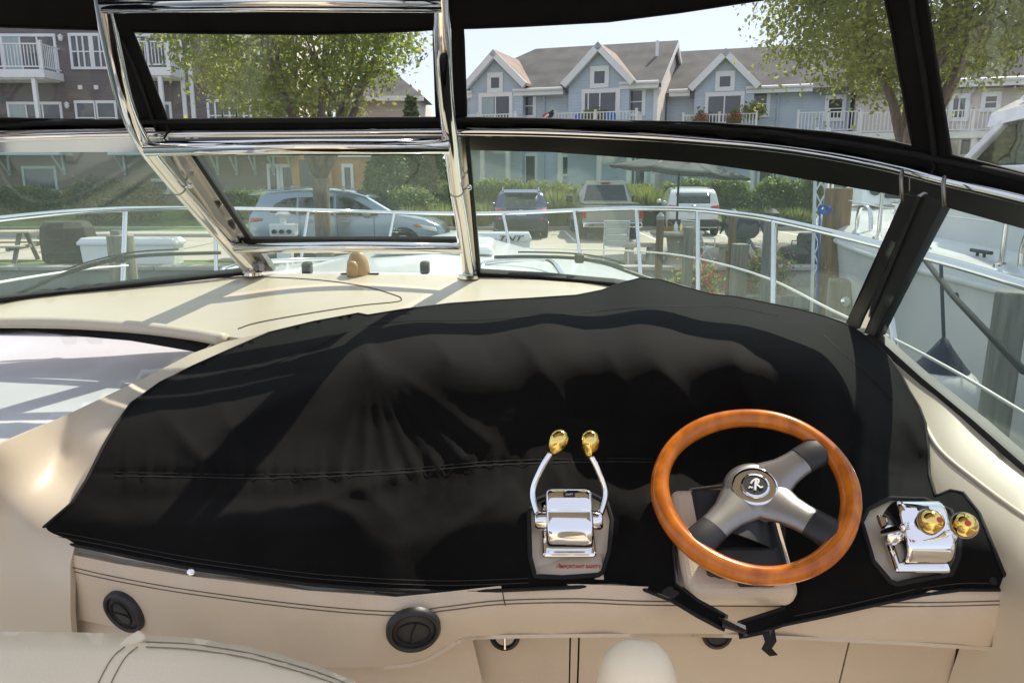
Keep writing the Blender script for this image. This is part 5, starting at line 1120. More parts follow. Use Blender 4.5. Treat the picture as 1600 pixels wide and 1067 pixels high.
# ================================================================== OWN BOAT: foredeck, rail
def own_hull():
    root = empty('foredeck', (-.45, 4.5, WATER), 0, 'white foredeck of the boat beyond the windscreen', 'boat deck'); off = root.location; cx = -.45
    ys = [7.2, 7.1, 6.8, 6.3, 5.6, 4.8, 4.0, 3.2, 2.62]
    def hb(y): t = min(1, (7.2-y)/5.2); return max(.04, 1.62*(1-(1-t)**2))
    def zd(y): return 1.47-.02*max(0, (y-2.6)/4.6)
    D = []; Hh = []
    for y in ys:
        b_ = hb(y); z = zd(y); rise = .10 if y > 2.4 else -.05
        D.append([Vector((cx-b_, y, z-.10)), Vector((cx-b_*.98, y, z-.03)), Vector((cx-b_*.8, y, z)), Vector((cx-b_*.4, y, z+rise*.7)), Vector((cx, y, z+rise)), Vector((cx+b_*.4, y, z+rise*.7)), Vector((cx+b_*.8, y, z)), Vector((cx+b_*.98, y, z-.03)), Vector((cx+b_, y, z-.10))])
        k = .75; Hh.append([Vector((cx-b_, y, z-.10)), Vector((cx-b_*.9, y-.1, z-.8)), Vector((cx-b_*k, y-.35*(y > 5), -.75)), Vector((cx, y-.6*(y > 5), -1.3)), Vector((cx+b_*k, y-.35*(y > 5), -.75)), Vector((cx+b_*.9, y-.1, z-.8)), Vector((cx+b_, y, z-.10))])
    MB(off).loft(D, closed=False, cap=False).build('deck', 'white', root, smooth=50); MB(off).loft(Hh, closed=False, cap=False).build('hull_side', 'white', root, smooth=50)
    MB(off).loft([[Vector((cx+x*.36, 4.75+y*.36, 1.555)) for x, y in ((-1, -1), (1, -1), (1, 1), (-1, 1))], [Vector((cx+x*.33, 4.75+y*.33, 1.61)) for x, y in ((-1, -1), (1, -1), (1, 1), (-1, 1))]]).build('deck_hatch', 'white', root, bevel=.03, segs=3)
    for pts in ([(346, 430, 3.5), (356, 418, 3.6), (420, 408, 4.2), (540, 405, 4.6), (640, 405, 4.7), (700, 409, 4.5)], [(752, 420, 3.9), (760, 411, 3.95), (800, 407, 4.0), (850, 407, 3.9), (868, 416, 3.7), (882, 437, 3.5)]): MB(off).tube(cpath(pts), .014, 8).build('grab_rail', 'steel', root, smooth=180)
    for px in (447, 531, 640): p = cam(px, 406, 4.45); MB(off).tube([p, p-Vector((0, 0, .16))], .012, 8).build('rail_foot', 'steel', root)
    for px, py in ((480, 419), (664, 418)): p = cam(px, py, 3.0); MB(off).box(p, (.035, .05, .05)).build('latch_block', 'blackp', root, bevel=.008)
    return root
own_hull()
def bow_rail():
    root = empty('bow_rail', (-.45, 4.5, 1.45), 0, 'stainless bow rail running round the foredeck', 'rail'); off = root.location
    R_ = [(-120, 356, 2.55), (-40, 348, 2.9), (0, 343, 3.05), (100, 333, 3.5), (200, 327, 4.1), (300, 326, 4.8), (400, 327, 5.4), (500, 329, 6.0), (570, 331, 6.35), (640, 333, 6.45), (720, 334, 6.4), (790, 333, 6.2), (850, 331, 5.9), (920, 328, 5.6), (1000, 326, 5.0), (1090, 328, 4.3), (1150, 335, 3.9), (1210, 344, 3.5), (1300, 364, 3.05), (1400, 389, 2.7), (1500, 415, 2.4), (1600, 445, 2.15), (1700, 478, 1.95)]
    MB(off).tube(cpath(R_, 5), .0155, 12).build('top_rail', 'steel', root, smooth=180)
    W_ = [(742, 388, 6.0), (800, 388, 5.9), (900, 390, 5.5), (1000, 393, 4.9), (1090, 404, 4.25), (1200, 435, 3.5), (1300, 485, 3.0), (1395, 529, 2.65), (1500, 585, 2.35), (1600, 645, 2.1), (1700, 705, 1.9)]
    MB(off).tube(cpath(W_, 4), .0055, 8).build('life_line', 'ropew', root, smooth=180); MB(off).tube(cpath([(-100, 462, 2.6), (0, 441, 3.0), (123, 422, 3.6), (200, 415, 4.0)], 4), .0055, 8).build('life_line', 'ropew', root, smooth=180)
    for a, b_ in (((196, 328, 4.08), (192, 446, 4.0)), ((482, 330, 5.9), (471, 404, 5.6)), ((616, 333, 6.4), (602, 408, 6.0)), ((786, 334, 6.2), (800, 400, 5.9)), ((897, 330, 5.7), (911, 432, 5.3)), ((994, 327, 5.05), (1001, 436, 4.8)), ((1090, 329, 4.3), (1091, 470, 4.1)), ((1209, 345, 3.5), (1208, 500, 3.35)), ((1378, 386, 2.78), (1406, 590, 2.6)), ((336, 327, 5.0), (338, 445, 4.7))):
        p, q = cam(*a), cam(*b_); s = MB(off).tube([p, q], .0125, 10); s.build('stanchion', 'steel', root, smooth=60)
bow_rail()

# ================================================================== WINDSCREEN
TOPW = [(-220, 236, 1.72), (0, 222, 1.95), (240, 216, 2.02), (480, 214, 2.04), (720, 212, 2.03), (860, 214, 2.02), (1000, 220, 1.98), (1100, 227, 1.93), (1200, 236, 1.86), (1300, 250, 1.76), (1400, 270, 1.64), (1470, 288, 1.54), (1600, 318, 1.34), (1760, 362, 1.12)]
BOTW = [(-220, 520, 1.95), (0, 472, 2.26), (240, 444, 2.42), (400, 428, 2.50), (735, 431, 2.50), (860, 438, 2.49), (960, 447, 2.46), (1100, 468, 2.38), (1240, 492, 2.24), (1335, 515, 2.10), (1440, 600, 1.77), (1520, 667, 1.58), (1600, 737, 1.43), (1760, 880, 1.20)]
GT = TPS(TOPW+BOTW+[(480, 428, 2.5), (620, 428, 2.51)], 1e-4)
ws = empty('windscreen', (-.2, 2.3, EYE-.3), 0, 'curved tinted boat windscreen in a metal frame', 'windscreen')
def strip(px_pairs, m, name, thick=.012, parent=ws, lift=-.006, step=12):
    """frame strip: polygon on the windscreen surface, a little towards the cockpit"""
    return skin(name, px_pairs, GT, m, parent, step=step, thick=thick, disp=lambda x, y: lift)
def pane(name, poly): return skin(name, poly, GT, M['wgl'], ws, step=22, thick=.005)
lo = lambda a: interp([(p[0], p[1]) for p in BOTW], a); hi = lambda a: interp([(p[0], p[1]) for p in TOPW], a)
pane('glass_pane', [(-200, 238), (0, 230), (276, 234), (392, 422), (240, 441), (0, 468), (-200, 512)])
pane('glass_pane', [(300, 240), (690, 240), (712, 374), (388, 374)])
pane('glass_pane', [(372, 386), (712, 386), (728, 426), (415, 424)])
pane('glass_pane', [(730, 232), (860, 236), (1000, 246), (1100, 254), (1200, 268), (1300, 286), (1408, 306), (1330, 512), (1240, 488), (1100, 464), (960, 443), (860, 434), (742, 428)])
pane('glass_pane', [(1475, 318), (1600, 348), (1740, 388), (1740, 855), (1600, 728), (1520, 658), (1440, 592), (1362, 520)])
# polished header below the top tube
strip([(-200, 214), (0, 205), (240, 200), (262, 238), (0, 238), (-200, 246)], 'alu', 'header')
strip([(728, 200), (860, 202), (1000, 208), (1100, 215), (1200, 225), (1300, 239), (1420, 261), (1420, 309), (1300, 288), (1200, 270), (1100, 256), (1000, 248), (860, 238), (728, 235)], 'alu', 'header')
strip([(1422, 262), (1470, 276), (1600, 308), (1740, 346), (1740, 394), (1600, 358), (1470, 322), (1422, 312)], 'alu', 'header', lift=-.009)
strip([(262, 222), (690, 216), (690, 243), (268, 243)], 'blackp', 'gasket')
strip([(378, 374), (712, 374), (714, 380), (382, 380)], 'rubber', 'gasket', lift=-.01)
# pillars
strip([(262, 240), (282, 236), (404, 424), (382, 426)], 'alu', 'pillar', .03, lift=-.02); strip([(283, 238), (296, 238), (428, 424), (406, 425)], 'alu', 'pillar', .02, lift=-.008); strip([(296, 240), (303, 240), (394, 376), (386, 376)], 'rubber', 'gasket', .02, lift=-.012)
strip([(712, 214), (726, 214), (745, 430), (731, 430)], 'alu', 'pillar', .03, lift=-.02); strip([(727, 216), (733, 216), (751, 430), (746, 430)], 'rubber', 'gasket', .02, lift=-.01)
strip([(1412, 304), (1432, 308), (1340, 514), (1320, 508)], 'blackp', 'pillar', .03, lift=-.012); strip([(1433, 306), (1439, 308), (1350, 520), (1343, 516)], 'steel', 'pillar_bead', .02, lift=-.022); strip([(1440, 306), (1474, 318), (1366, 524), (1348, 520)], 'blackp', 'pillar', .03, lift=-.016)  # black puts the dark reflection on the polished pillars into their colour
# sills
strip([(-200, 510), (0, 466), (240, 440), (392, 424), (392, 429), (240, 446), (0, 474), (-200, 520)], 'rubber', 'sill_gasket', .02)
strip([(742, 426), (860, 433), (960, 442), (1100, 463), (1240, 487), (1330, 511), (1330, 518), (1240, 494), (1100, 470), (960, 449), (860, 440), (742, 433)], 'rubber', 'sill_gasket', .02)
strip([(1362, 520), (1440, 590), (1520, 656), (1600, 726), (1740, 852), (1740, 868), (1600, 741), (1520, 671), (1440, 604), (1350, 525)], 'rubber', 'sill_gasket', .03)
MB(ws.location).tube(cpath([(p[0], p[1]-6, p[2]-.02) for p in TOPW], 6), .0105, 12).build('top_tube', 'steel', ws, smooth=180)
for px, py, d in ((1408, 282, 1.61), (1474, 290, 1.50)): MB(ws.location).tube([cam(px+2, py-14, d-.03), cam(px, py-4, d-.035), cam(px+1, py+16, d-.03), cam(px+2, py+32, d-.02)], .004, 6).build('canvas_clip', 'gun', ws, smooth=180)
# wipers
def wiper(label, arm, blade):
    root = empty('windscreen_wiper', cam(*arm[0]), 0, label, 'wiper', 'windscreen wipers'); off = root.location
    MB(off).tube(cpath(arm, 6), [.007-.003*i/(len(cpath(arm, 6))-1) for i in range(len(cpath(arm, 6)))], 8).build('arm', 'blackp', root, smooth=180)
    bl = MB(off).tube(cpath(blade, 6), .0042, 6, flat=1.5).build('blade', 'rubber', root, smooth=180); MB(off).box(cam(*blade[len(blade)//2]), (.03, .03, .03)).build('pivot', 'blackp', root, bevel=.006)
    mid = cpath([(a, y-7, d-.005) for a, y, d in blade], 6); MB(off).tube(mid[4:-4], .003, 6).build('blade_bow', 'blackp', root)
wiper('black wiper lying across the left pane', [(20, 462, 2.33), (60, 446, 2.36), (120, 420, 2.42), (190, 400, 2.46)], [(60, 444, 2.37), (120, 422, 2.41), (190, 404, 2.45), (250, 398, 2.47), (345, 395, 2.50)])
wiper('black wiper lying across the right pane', [(1030, 442, 2.52), (980, 424, 2.52), (940, 410, 2.52), (905, 402, 2.52)], [(772, 402, 2.52), (830, 401, 2.52), (905, 404, 2.52), (960, 414, 2.53), (1010, 434, 2.53)])

# ================================================================== STAINLESS SUPPORT FRAME
fr = empty('stainless_frame', cam(560, 428, 2.48), 0, 'polished stainless tube frame standing in front of the middle pane', 'frame'); fo = fr.location
legL = [(140, -110, 1.56), (156, -20, 1.63), (176, 80, 1.72), (197, 165, 1.83), (226, 228, 1.95), (262, 275, 2.07), (310, 330, 2.21), (395, 427, 2.47)]
legR = [(686, -110, 1.56), (689, -20, 1.63), (692, 80, 1.70), (697, 160, 1.82), (704, 220, 1.95), (712, 290, 2.12), (722, 350, 2.27), (733, 432, 2.47)]
for lg in (legL, legR):
    l_ = MB(fo).tube(cpath(lg, 7), .0195, 20).build('leg', 'steel', fr, smooth=180)
    e = cam(*lg[-1]); MB(fo).lathe([(.034, -.006), (.034, .004), (.022, .008)], 20, e).build('foot_flange', 'steel', l_, smooth=40)
for i, (a, b_, r) in enumerate((((160, 6, 1.64), (690, 4, 1.64), .0195), ((160, 17, 1.63), (690, 16, 1.63), .006), ((228, 233, 1.93), (702, 229, 1.93), .0185), ((368, 388, 2.36), (728, 388, 2.36), .0165))): MB(fo).tube([cam(*a), cam((a[0]+b_[0])/2, (a[1]+b_[1])/2-2, a[2]), cam(*b_)], r, 18).build('cross_bar', 'steel', fr, smooth=180)
for lg in (legL, legR): # joint rings with small knobs
    jp = cpath(lg, 7); ji = min(range(len(jp)), key=lambda i: abs(jp[i].z-cam(272, 297, 2.11).z)); c0 = jp[ji]; dirv = (jp[ji+1]-jp[ji-1]).normalized()
    rot = dirv.to_track_quat('Z', 'Y').to_matrix(); MB(fo).lathe([(.0190, -.003), (.0206, -.002), (.0206, .002), (.0190, .003)], 20, c0, rot).build('joint_ring', 'gun', fr)
    MB(fo).lathe([(.003, -.008), (.008, -.004), (.009, .003), (.003, .008)], 12, c0+Vector((.035, -.01, .01))).build('joint_knob', 'steel', fr, smooth=60); MB(fo).tube([c0, c0+Vector((.035, -.01, .01))], .003, 6).build('joint_pin', 'steel', fr)

# ================================================================== CANVAS ENCLOSURE
CV = TPS([(-220, 228, 1.712), (0, 213, 1.942), (240, 208, 2.012), (720, 204, 2.022), (1000, 211, 1.972), (1200, 226, 1.852), (1400, 256, 1.632), (1470, 270, 1.532), (1600, 300, 1.332), (1760, 342, 1.112),
          (-220, 0, 1.52), (0, 0, 1.72), (240, 0, 1.78), (720, 0, 1.78), (1000, 0, 1.73), (1200, 0, 1.60), (1450, 0, 1.36), (1600, 0, 1.20), (1760, 0, 1.03), (0, -60, 1.66), (720, -60, 1.70), (1200, -90, 1.5), (1450, -150, 1.24), (1700, -220, 1.0)], 1e-4)
en = empty('canvas_enclosure', cam(800, 205, 2.0), 0, 'black canvas boat enclosure with clear vinyl windows', 'canopy')
HA = [(-190, 36), (0, 42), (90, 45), (154, 47), (192, 189), (90, 187), (0, 185), (-190, 188)]
HB = [(208, 50), (300, 52), (480, 54), (600, 51), (677, 47), (682, 188), (560, 189), (400, 188), (263, 190)]
HC = [(724, 45), (820, 41), (950, 34), (1060, 20), (1190, 0), (1300, -30), (1372, -52), (1392, 40), (1410, 140), (1426, 229), (1380, 219), (1300, 208), (1200, 199), (1100, 192), (1000, 190), (860, 188), (729, 184)]
HD = [(1432, -80), (1560, -110), (1690, -140), (1730, 302), (1600, 272), (1540, 256), (1486, 243), (1466, 120), (1448, 0)]
ENV = [(-215, -40), (0, -45), (720, -45), (1000, -50), (1200, -85), (1450, -145), (1700, -215), (1755, 352), (1600, 306), (1470, 276), (1400, 262), (1300, 245), (1200, 231), (1100, 222), (1000, 215), (860, 210), (720, 208), (480, 210), (240, 212), (0, 217), (-215, 233)]
def puck(x, y): return .004*math.sin(x*.05+y*.02)+.003*math.sin(x*.13+1.7)
skin('front_canvas', ENV, CV, 'canvas', en, step=16, holes=[HA, HB, HC, HD], thick=.004, disp=puck)
def infl(poly, k=1.015):
    cx_ = sum(p[0] for p in poly)/len(poly); cy_ = sum(p[1] for p in poly)/len(poly); return [(cx_+(x-cx_)*k, cy_+(y-cy_)*(k+.03)) for x, y in poly]
for h in (HA, HB, HC, HD): skin('vinyl_window', infl(h), CV, M['vinyl'], en, step=24, thick=.0012, disp=lambda x, y: puck(x, y)+.004)
for lp in (HA, HB, HC, HD): MB(en.location).tube([cam(x, y, CV(x, y)+puck(x, y)-.001) for x, y in densify(lp, 18)], .0028, 6, closed=True).build('window_binding', 'seam', en, smooth=180)
for pts, rad in (([(x, y-10) for x, y in ((-200, 222), (0, 205), (240, 200), (720, 197), (1000, 204), (1200, 217), (1400, 246), (1470, 260), (1600, 288), (1740, 326))], .007), ([(1408, -120), (1428, 20), (1446, 130), (1462, 250)], .006), ([(700, -30), (703, 100), (708, 200)], .005), ([(190, 60), (215, 120), (245, 205)], .005)):
    MB(en.location).tube([cam(x, y, CV(x, y)-.004) for x, y, *_ in smooth_path(pts, 8)], rad, 8).build('zip_flap', 'seam', en, smooth=180)
# roof: carried back over the helm from the top of the front panels
top = [cam(x, y, CV(x, y)) for x, y in densify([(-215, -38), (0, -43), (720, -43), (1000, -48), (1200, -83), (1450, -143), (1700, -213)], 60)[:-28]]
top = [cam(x, y, CV(x, y)) for x, y in ((-215, -38), (0, -43), (240, -43), (480, -43), (720, -43), (1000, -48), (1200, -83), (1330, -112), (1450, -143), (1580, -178), (1700, -213))]
vs = []; fs = []; n = len(top); rows = 9
for i in range(rows):
    t = i/(rows-1)
    for p in top: vs.append(Vector((p.x*(1+.25*t)-.02*t, p.y*(1-t)+(.72)*t, p.z+.10*math.sin(t*1.9)+.012*math.sin(t*9+p.x*4))))
for i in range(rows-1):
    for k in range(n-1): fs.append((i*n+k, i*n+k+1, (i+1)*n+k+1, (i+1)*n+k))
kf = 3*(n-1); mb = MB(en.location); slab(mb, vs, face_to(vs, fs[:kf], O), .004); mb.build('roof_canvas', 'canvas', en, smooth=180, raw=True)
ht = empty('hard_top', (0, .5, EYE+.5), 0, 'cream fibreglass hard top over the helm', 'roof'); mb = MB(ht.location); slab(mb, vs, face_to(vs, fs[kf:], O), .04); mb.build('liner', 'cream', ht, smooth=180, raw=True)
for px, py in ((262, 205), (1452, 262)): # hanging ties
    c0 = cam(px, py, CV(px, py)-.01); MB(en.location).tube([c0+Vector((0, 0, .02)), c0+Vector((.006, -.01, 0)), c0+Vector((-.006, -.012, -.02)), c0+Vector((.01, -.01, -.035))], .003, 6).build('tie_cord', 'seam', en)

# ================================================================== DASHBOARD AND CONSOLE
ZE = -.67
def ze(px, py, z): r = ray(px, py); return z/r.z     # distance at which a pixel meets a level z (relative to the eye)
EDGE = [(58, 834), (85, 862), (180, 884), (300, 905), (480, 928), (620, 938), (700, 930), (780, 921), (900, 918), (1010, 922), (1222, 924), (1440, 924), (1578, 921)]
ED = [(x, y, ze(x, y, ZE)+(.06 if x < 90 else .03 if x < 200 else 0)) for x, y in EDGE]
COVC = ED+[(1140, 985, 1.165), (1060, 952, 1.18), (1160, 992, 1.16),
   (60, 833, 1.44), (110, 785, 1.47), (160, 700, 1.56), (205, 632, 1.66), (300, 575, 1.80), (420, 521, 1.95), (560, 491, 2.05), (700, 476, 2.14), (840, 468, 2.2), (940, 456, 2.25), (1000, 436, 2.33), (1060, 446, 2.30), (1110, 461, 2.26), (1200, 476, 2.18), (1290, 496, 2.08), (1345, 521, 2.0), (1390, 561, 1.86), (1420, 610, 1.74), (1445, 660, 1.63), (1450, 740, 1.50),
   (400, 740, 1.45), (620, 735, 1.43), (800, 720, 1.42), (1000, 725, 1.42), (1200, 725, 1.42), (1380, 740, 1.44), (250, 735, 1.49), (580, 560, 1.66), (700, 545, 1.62), (850, 530, 1.60), (1000, 520, 1.60), (1150, 525, 1.60), (1280, 550, 1.60), (1370, 630, 1.57), (420, 600, 1.68), (330, 650, 1.60), (640, 505, 1.86), (850, 492, 1.82), (1050, 480, 1.86), (1200, 500, 1.84), (900, 640, 1.50), (1150, 640, 1.50), (650, 650, 1.52), (450, 670, 1.55),
   (500, 830, 1.31), (800, 820, 1.31), (1000, 820, 1.31), (1200, 820, 1.31), (1420, 830, 1.30), (200, 800, 1.44), (340, 820, 1.36), (1530, 800, 1.33), (1560, 870, 1.26), (1490, 770, 1.38)]
be_ = ze(1300, 924, ZE)
COVC += [(1300, 952, be_-.016), (1230, 970, be_-.016), (1400, 936, be_-.016), (1300, 922, be_-.022), (1425, 916, be_-.018), (1250, 935, be_-.02)]
CT = TPS(COVC, 2e-4)
dash = empty('dashboard', cam(600, 935, 1.25), 0, 'cream and beige boat dashboard with vinyl front panel', 'dashboard')
DT = TPS([(-160, 512, 2.02), (0, 474, 2.26), (240, 446, 2.42), (400, 429, 2.5), (735, 432, 2.5), (960, 448, 2.46), (1340, 522, 2.06), (1200, 484, 2.3), (560, 492, 2.07), (425, 522, 1.97), (345, 524, 2.03), (20, 494, 2.17), (180, 500, 2.16), (700, 480, 2.16), (900, 480, 2.2), (-160, 530, 1.98)], 1e-4)
skin('dash_top', [(-150, 508), (0, 470), (240, 443), (392, 427), (735, 430), (960, 446), (1200, 482), (1340, 519), (1290, 540), (1000, 520), (760, 510), (640, 516), (520, 522), (425, 536), (345, 524), (250, 509), (150, 500), (20, 494), (-150, 500)], DT, 'cream', dash, step=13, thick=.02)
# groove line of the removable panel on the dash top
MB(dash.location).tube([cam(x, y, DT(x, y)-.001) for x, y in smooth_path([(300, 436), (400, 433), (500, 438), (570, 448), (616, 461), (627, 467), (618, 472), (560, 478), (470, 492), (400, 505), (372, 514)], 6)], .0022, 6).build('panel_groove', 'thread', dash, smooth=180)
# companionway: rolled lip, black sheet painted as the slot's shade, sliding hatch
lipc = [(-150, 503, 2.03), (20, 503, 2.14), (120, 505, 2.13), (220, 512, 2.09), (300, 522, 2.05), (350, 531, 2.0)]
MB(dash.location).tube(cpath(lipc, 6), .021, 14, flat=.8).build('hatch_lip', 'cream', dash, smooth=180)
ZH = -.53
hz = lambda x, y: cam(x, y, ze(x, y, ZH))
vs, fs = mapped([(-150, 524), (40, 512), (330, 530), (300, 562), (230, 600), (110, 660), (0, 712), (-150, 790)], 20, lambda x, y: O+Vector(((x-800)/FPX, 0, 0))*ze(x, y, ZH)+Vector((0, ray(x, y).y*ze(x, y, ZH), ZH))); fs = face_to(vs, fs, O)
MB(dash.location).add(vs, fs).build('companionway_hatch', mat('pale_hatch', (.60, .60, .62), .3, var=.03, coat=.3), dash, smooth=60, solid=.02)
skin('hatch_slot_shade', [(-150, 505), (20, 508), (180, 513), (330, 532), (310, 548), (200, 530), (40, 516), (-150, 530)], TPS([(-150, 505, 2.1), (20, 505, 2.2), (180, 513, 2.18), (330, 532, 2.06), (310, 548, 2.04), (40, 520, 2.2), (-150, 530, 2.1)], 1e-4), 'blackd', dash, step=20, thick=.01)
# left fairing of the helm console
FT = TPS([(430, 523, 1.97), (350, 540, 1.93), (300, 560, 1.87), (230, 594, 1.80), (100, 655, 1.62), (0, 705, 1.45), (-100, 755, 1.36), (205, 634, 1.68), (160, 702, 1.575), (110, 787, 1.49), (60, 840, 1.45), (85, 900, 1.42), (85, 960, 1.43), (300, 585, 1.82), (100, 700, 1.60), (100, 750, 1.55), (0, 735, 1.455), (0, 770, 1.457), (0, 850, 1.465), (-100, 790, 1.385), (-100, 850, 1.41), (-100, 1060, 1.46), (0, 1000, 1.485), (85, 1060, 1.49)], 1e-4)
skin('console_fairing', [(440, 515), (350, 534), (300, 552), (230, 588), (110, 645), (0, 694), (-120, 748), (-120, 1090), (120, 1090), (110, 960), (110, 880), (130, 800), (200, 690), (250, 630), (330, 588), (440, 538)], FT, 'cream', dash, step=14, thick=.015)
# console surface under the cover
inner = [(100, 845), (180, 870), (300, 893), (480, 915), (620, 924), (780, 908), (1010, 912), (1222, 918), (1440, 912), (1560, 905), (1530, 830), (1460, 770), (1425, 670), (1370, 565), (1270, 510), (1100, 480), (1000, 462), (840, 482), (700, 490), (560, 506), (420, 540), (310, 592), (225, 650), (180, 710), (130, 795)]
skin('console_top', inner, CT, 'cream', dash, step=26, thick=.012, disp=lambda x, y: .018)
# front panel with rolled upper edge
FP = TPS([(x, y, d) for x, y, d in ED]+[(x, y+100, ze(x, y, ZE)*1.0+(.06 if x < 90 else .03 if x < 200 else 0)+.05) for x, y in EDGE]+[(x, y+16, d-.008) for x, y, d in ED], 1e-4)
BOT = [(85, 962), (160, 975), (300, 1010), (420, 1032), (520, 1042), (600, 1040), (655, 1032), (690, 1014), (715, 1000), (745, 993), (900, 990), (1130, 990), (1380, 1000), (1566, 1012)]
BOT = [p[:2] for p in smooth_path(BOT, 5)]
skin('front_panel', [(82, 860), (180, 880), (300, 900), (480, 922), (620, 932), (700, 924), (780, 915), (900, 912), (1010, 916), (1222, 918), (1440, 918), (1579, 917)]+BOT[::-1], FP, 'beige', dash, step=15, thick=.02)
for dy in (17, 23): MB(dash.location).tube([cam(x, y+dy, FP(x, y+dy)-.0004) for x, y in smooth_path([(x if x > 60 else 85, max(y, 862)) for x, y in EDGE], 6)], .0009, 5).build('welt_seam', 'thread', dash)
MB(dash.location).tube([cam(x, y, FP(x, y)-.0005) for x, y in ((785, 922), (787, 935), (790, 946))], .001, 5).build('crease', 'thread', dash)
# under panel
UP = TPS([(700, 985, 1.42), (1500, 985, 1.40), (1500, 1100, 1.44), (700, 1100, 1.46), (480, 1000, 1.42), (480, 1100, 1.46)], 1e-4)
skin('kick_panel', [(690, 975), (890, 975), (888, 1100), (720, 1100)], UP, 'beige', dash, step=40, thick=.01); skin('kick_panel', [(893, 975), (904, 975), (900, 1100), (890, 1100)], UP, 'beige', dash, step=40, thick=.01)
skin('kick_panel', [(907, 975), (1332, 975), (1302, 1100), (903, 1100)], UP, 'beige', dash, step=40, thick=.01); skin('kick_panel', [(1335, 975), (1500, 975), (1480, 1100), (1305, 1100)], UP, 'beige', dash, step=40, thick=.01)
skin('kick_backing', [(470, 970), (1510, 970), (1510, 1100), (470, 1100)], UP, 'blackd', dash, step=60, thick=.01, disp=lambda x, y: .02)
skin('side_gusset', [(95, 930), (300, 960), (735, 985), (762, 1100), (95, 1100)], TPS([(95, 930, 1.50), (430, 1000, 1.36), (735, 985, 1.36), (762, 1100, 1.40), (430, 1100, 1.38), (95, 1100, 1.52)], 1e-4), 'beige', dash, step=40, thick=.01)
skin('panel_underside', BOT[25:]+[(1500, 985), (735, 980), (640, 1000)], TPS([(x, y, FP(x, y)) for x, y in BOT[25::3]]+[(1500, 985, 1.41), (1100, 980, 1.41), (735, 980, 1.41), (640, 1000, 1.38)], 1e-4), 'beige', dash, step=40, thick=.006)
# starboard coaming: sill below the glass, inner side
SC = TPS([(1350, 524, 2.08), (1440, 604, 1.76), (1520, 671, 1.57), (1600, 741, 1.42), (1740, 868, 1.20), (1440, 650, 1.66), (1474, 720, 1.52), (1600, 815, 1.30), (1740, 905, 1.12), (1450, 760, 1.50), (1530, 800, 1.38), (1580, 920, 1.25), (1575, 1010, 1.27), (1500, 1090, 1.40), (1640, 1000, 1.16), (1740, 1090, 1.09), (1740, 950, 1.09), (1640, 900, 1.19)], 1e-4)
skin('side_coaming', [(1348, 522), (1440, 600), (1520, 667), (1600, 738), (1740, 866), (1740, 1100), (1470, 1100), (1500, 1010), (1550, 1010), (1560, 920), (1500, 820), (1440, 760), (1425, 690), (1400, 610), (1360, 545)], SC, 'cream', dash, step=14, thick=.02)
MB(dash.location).tube([cam(x, y, SC(x, y)-.001) for x, y in smooth_path([(1440, 655), (1470, 705), (1530, 755), (1600, 806), (1740, 900)], 6)], .005, 8).build('coaming_bead', 'cream', dash, smooth=180)
# tan dome fitting against a block painted black as shade, at the middle pane
dm = empty('dome_fitting', cam(560, 433, 2.46), 0, 'tan plastic dome fitting on the dash behind the middle pane', 'dome'); 
MB().lathe([(.037, 0), (.037, .02), (.033, .05), (.022, .075), (.008, .085)], 24).build('dome_body', 'dome', dm, smooth=180); MB().lathe([(.019, 0), (.019, .04), (.012, .052), (.004, .056)], 16, (-.010, -.032, .0)).build('front_bulge', 'dome', dm, smooth=180)
MB().bb(-.055, .065, -.012, .01, -.012, .012).build('recess_shade', 'blackd', dm)  # solid black block, the hollow's shade put into its colour

# ================================================================== BLACK COVER OVER THE HELM
OUT = [(58, 834), (70, 822), (112, 786), (135, 750), (160, 700), (182, 662), (205, 630), (250, 598), (300, 573), (360, 546), (420, 520), (490, 503), (560, 490), (575, 493), (630, 484), (700, 475), (770, 470), (840, 466), (900, 462), (940, 454), (970, 443), (1000, 435), (1030, 437), (1060, 446), (1110, 460), (1150, 464), (1200, 474), (1250, 484), (1290, 495), (1320, 506), (1345, 520), (1370, 540), (1390, 560), (1408, 586), (1420, 610), (1436, 636), (1446, 662), (1450, 700), (1452, 742), (1462, 775), (1485, 766), (1505, 770), (1530, 802), (1555, 862), (1579, 921), (1500, 921), (1440, 929), (1370, 944), (1290, 962), (1222, 976), (1190, 988), (1157, 995), (1155, 972), (1224, 950), (1226, 930), (1224, 870), (1226, 800), (1200, 770), (1140, 758), (1080, 765), (1060, 785), (1053, 860), (1058, 912), (1090, 938), (1135, 962), (1130, 983), (1090, 962), (1050, 938), (1010, 922), (960, 912), (900, 917), (780, 922), (700, 924), (620, 922), (540, 917), (480, 912), (400, 902), (300, 888), (220, 873), (150, 858), (90, 846)]
H_L = [(826, 800), (836, 782), (870, 768), (915, 768), (948, 785), (956, 812), (952, 860), (942, 893), (935, 898), (880, 902), (836, 900), (828, 870)]
H_R = [(1346, 815), (1356, 795), (1390, 778), (1445, 780), (1486, 798), (1501, 830), (1497, 872), (1486, 896), (1430, 906), (1402, 912), (1391, 908), (1364, 876)]
RIDG = []   # (polyline px, amplitude m (towards viewer +), width px)
def rdg(a, b_, amp, w): RIDG.append((np.array(a, float), np.array(b_, float), amp, w))
for (x, y, am, w) in ((480, 735, .014, 24), (530, 738, .010, 15), (572, 738, .011, 14), (612, 737, .010, 13), (648, 734, .010, 13), (684, 730, .009, 13), (722, 716, .010, 15), (760, 690, .009, 16)): rdg((572, 545), (x, y), am, w)
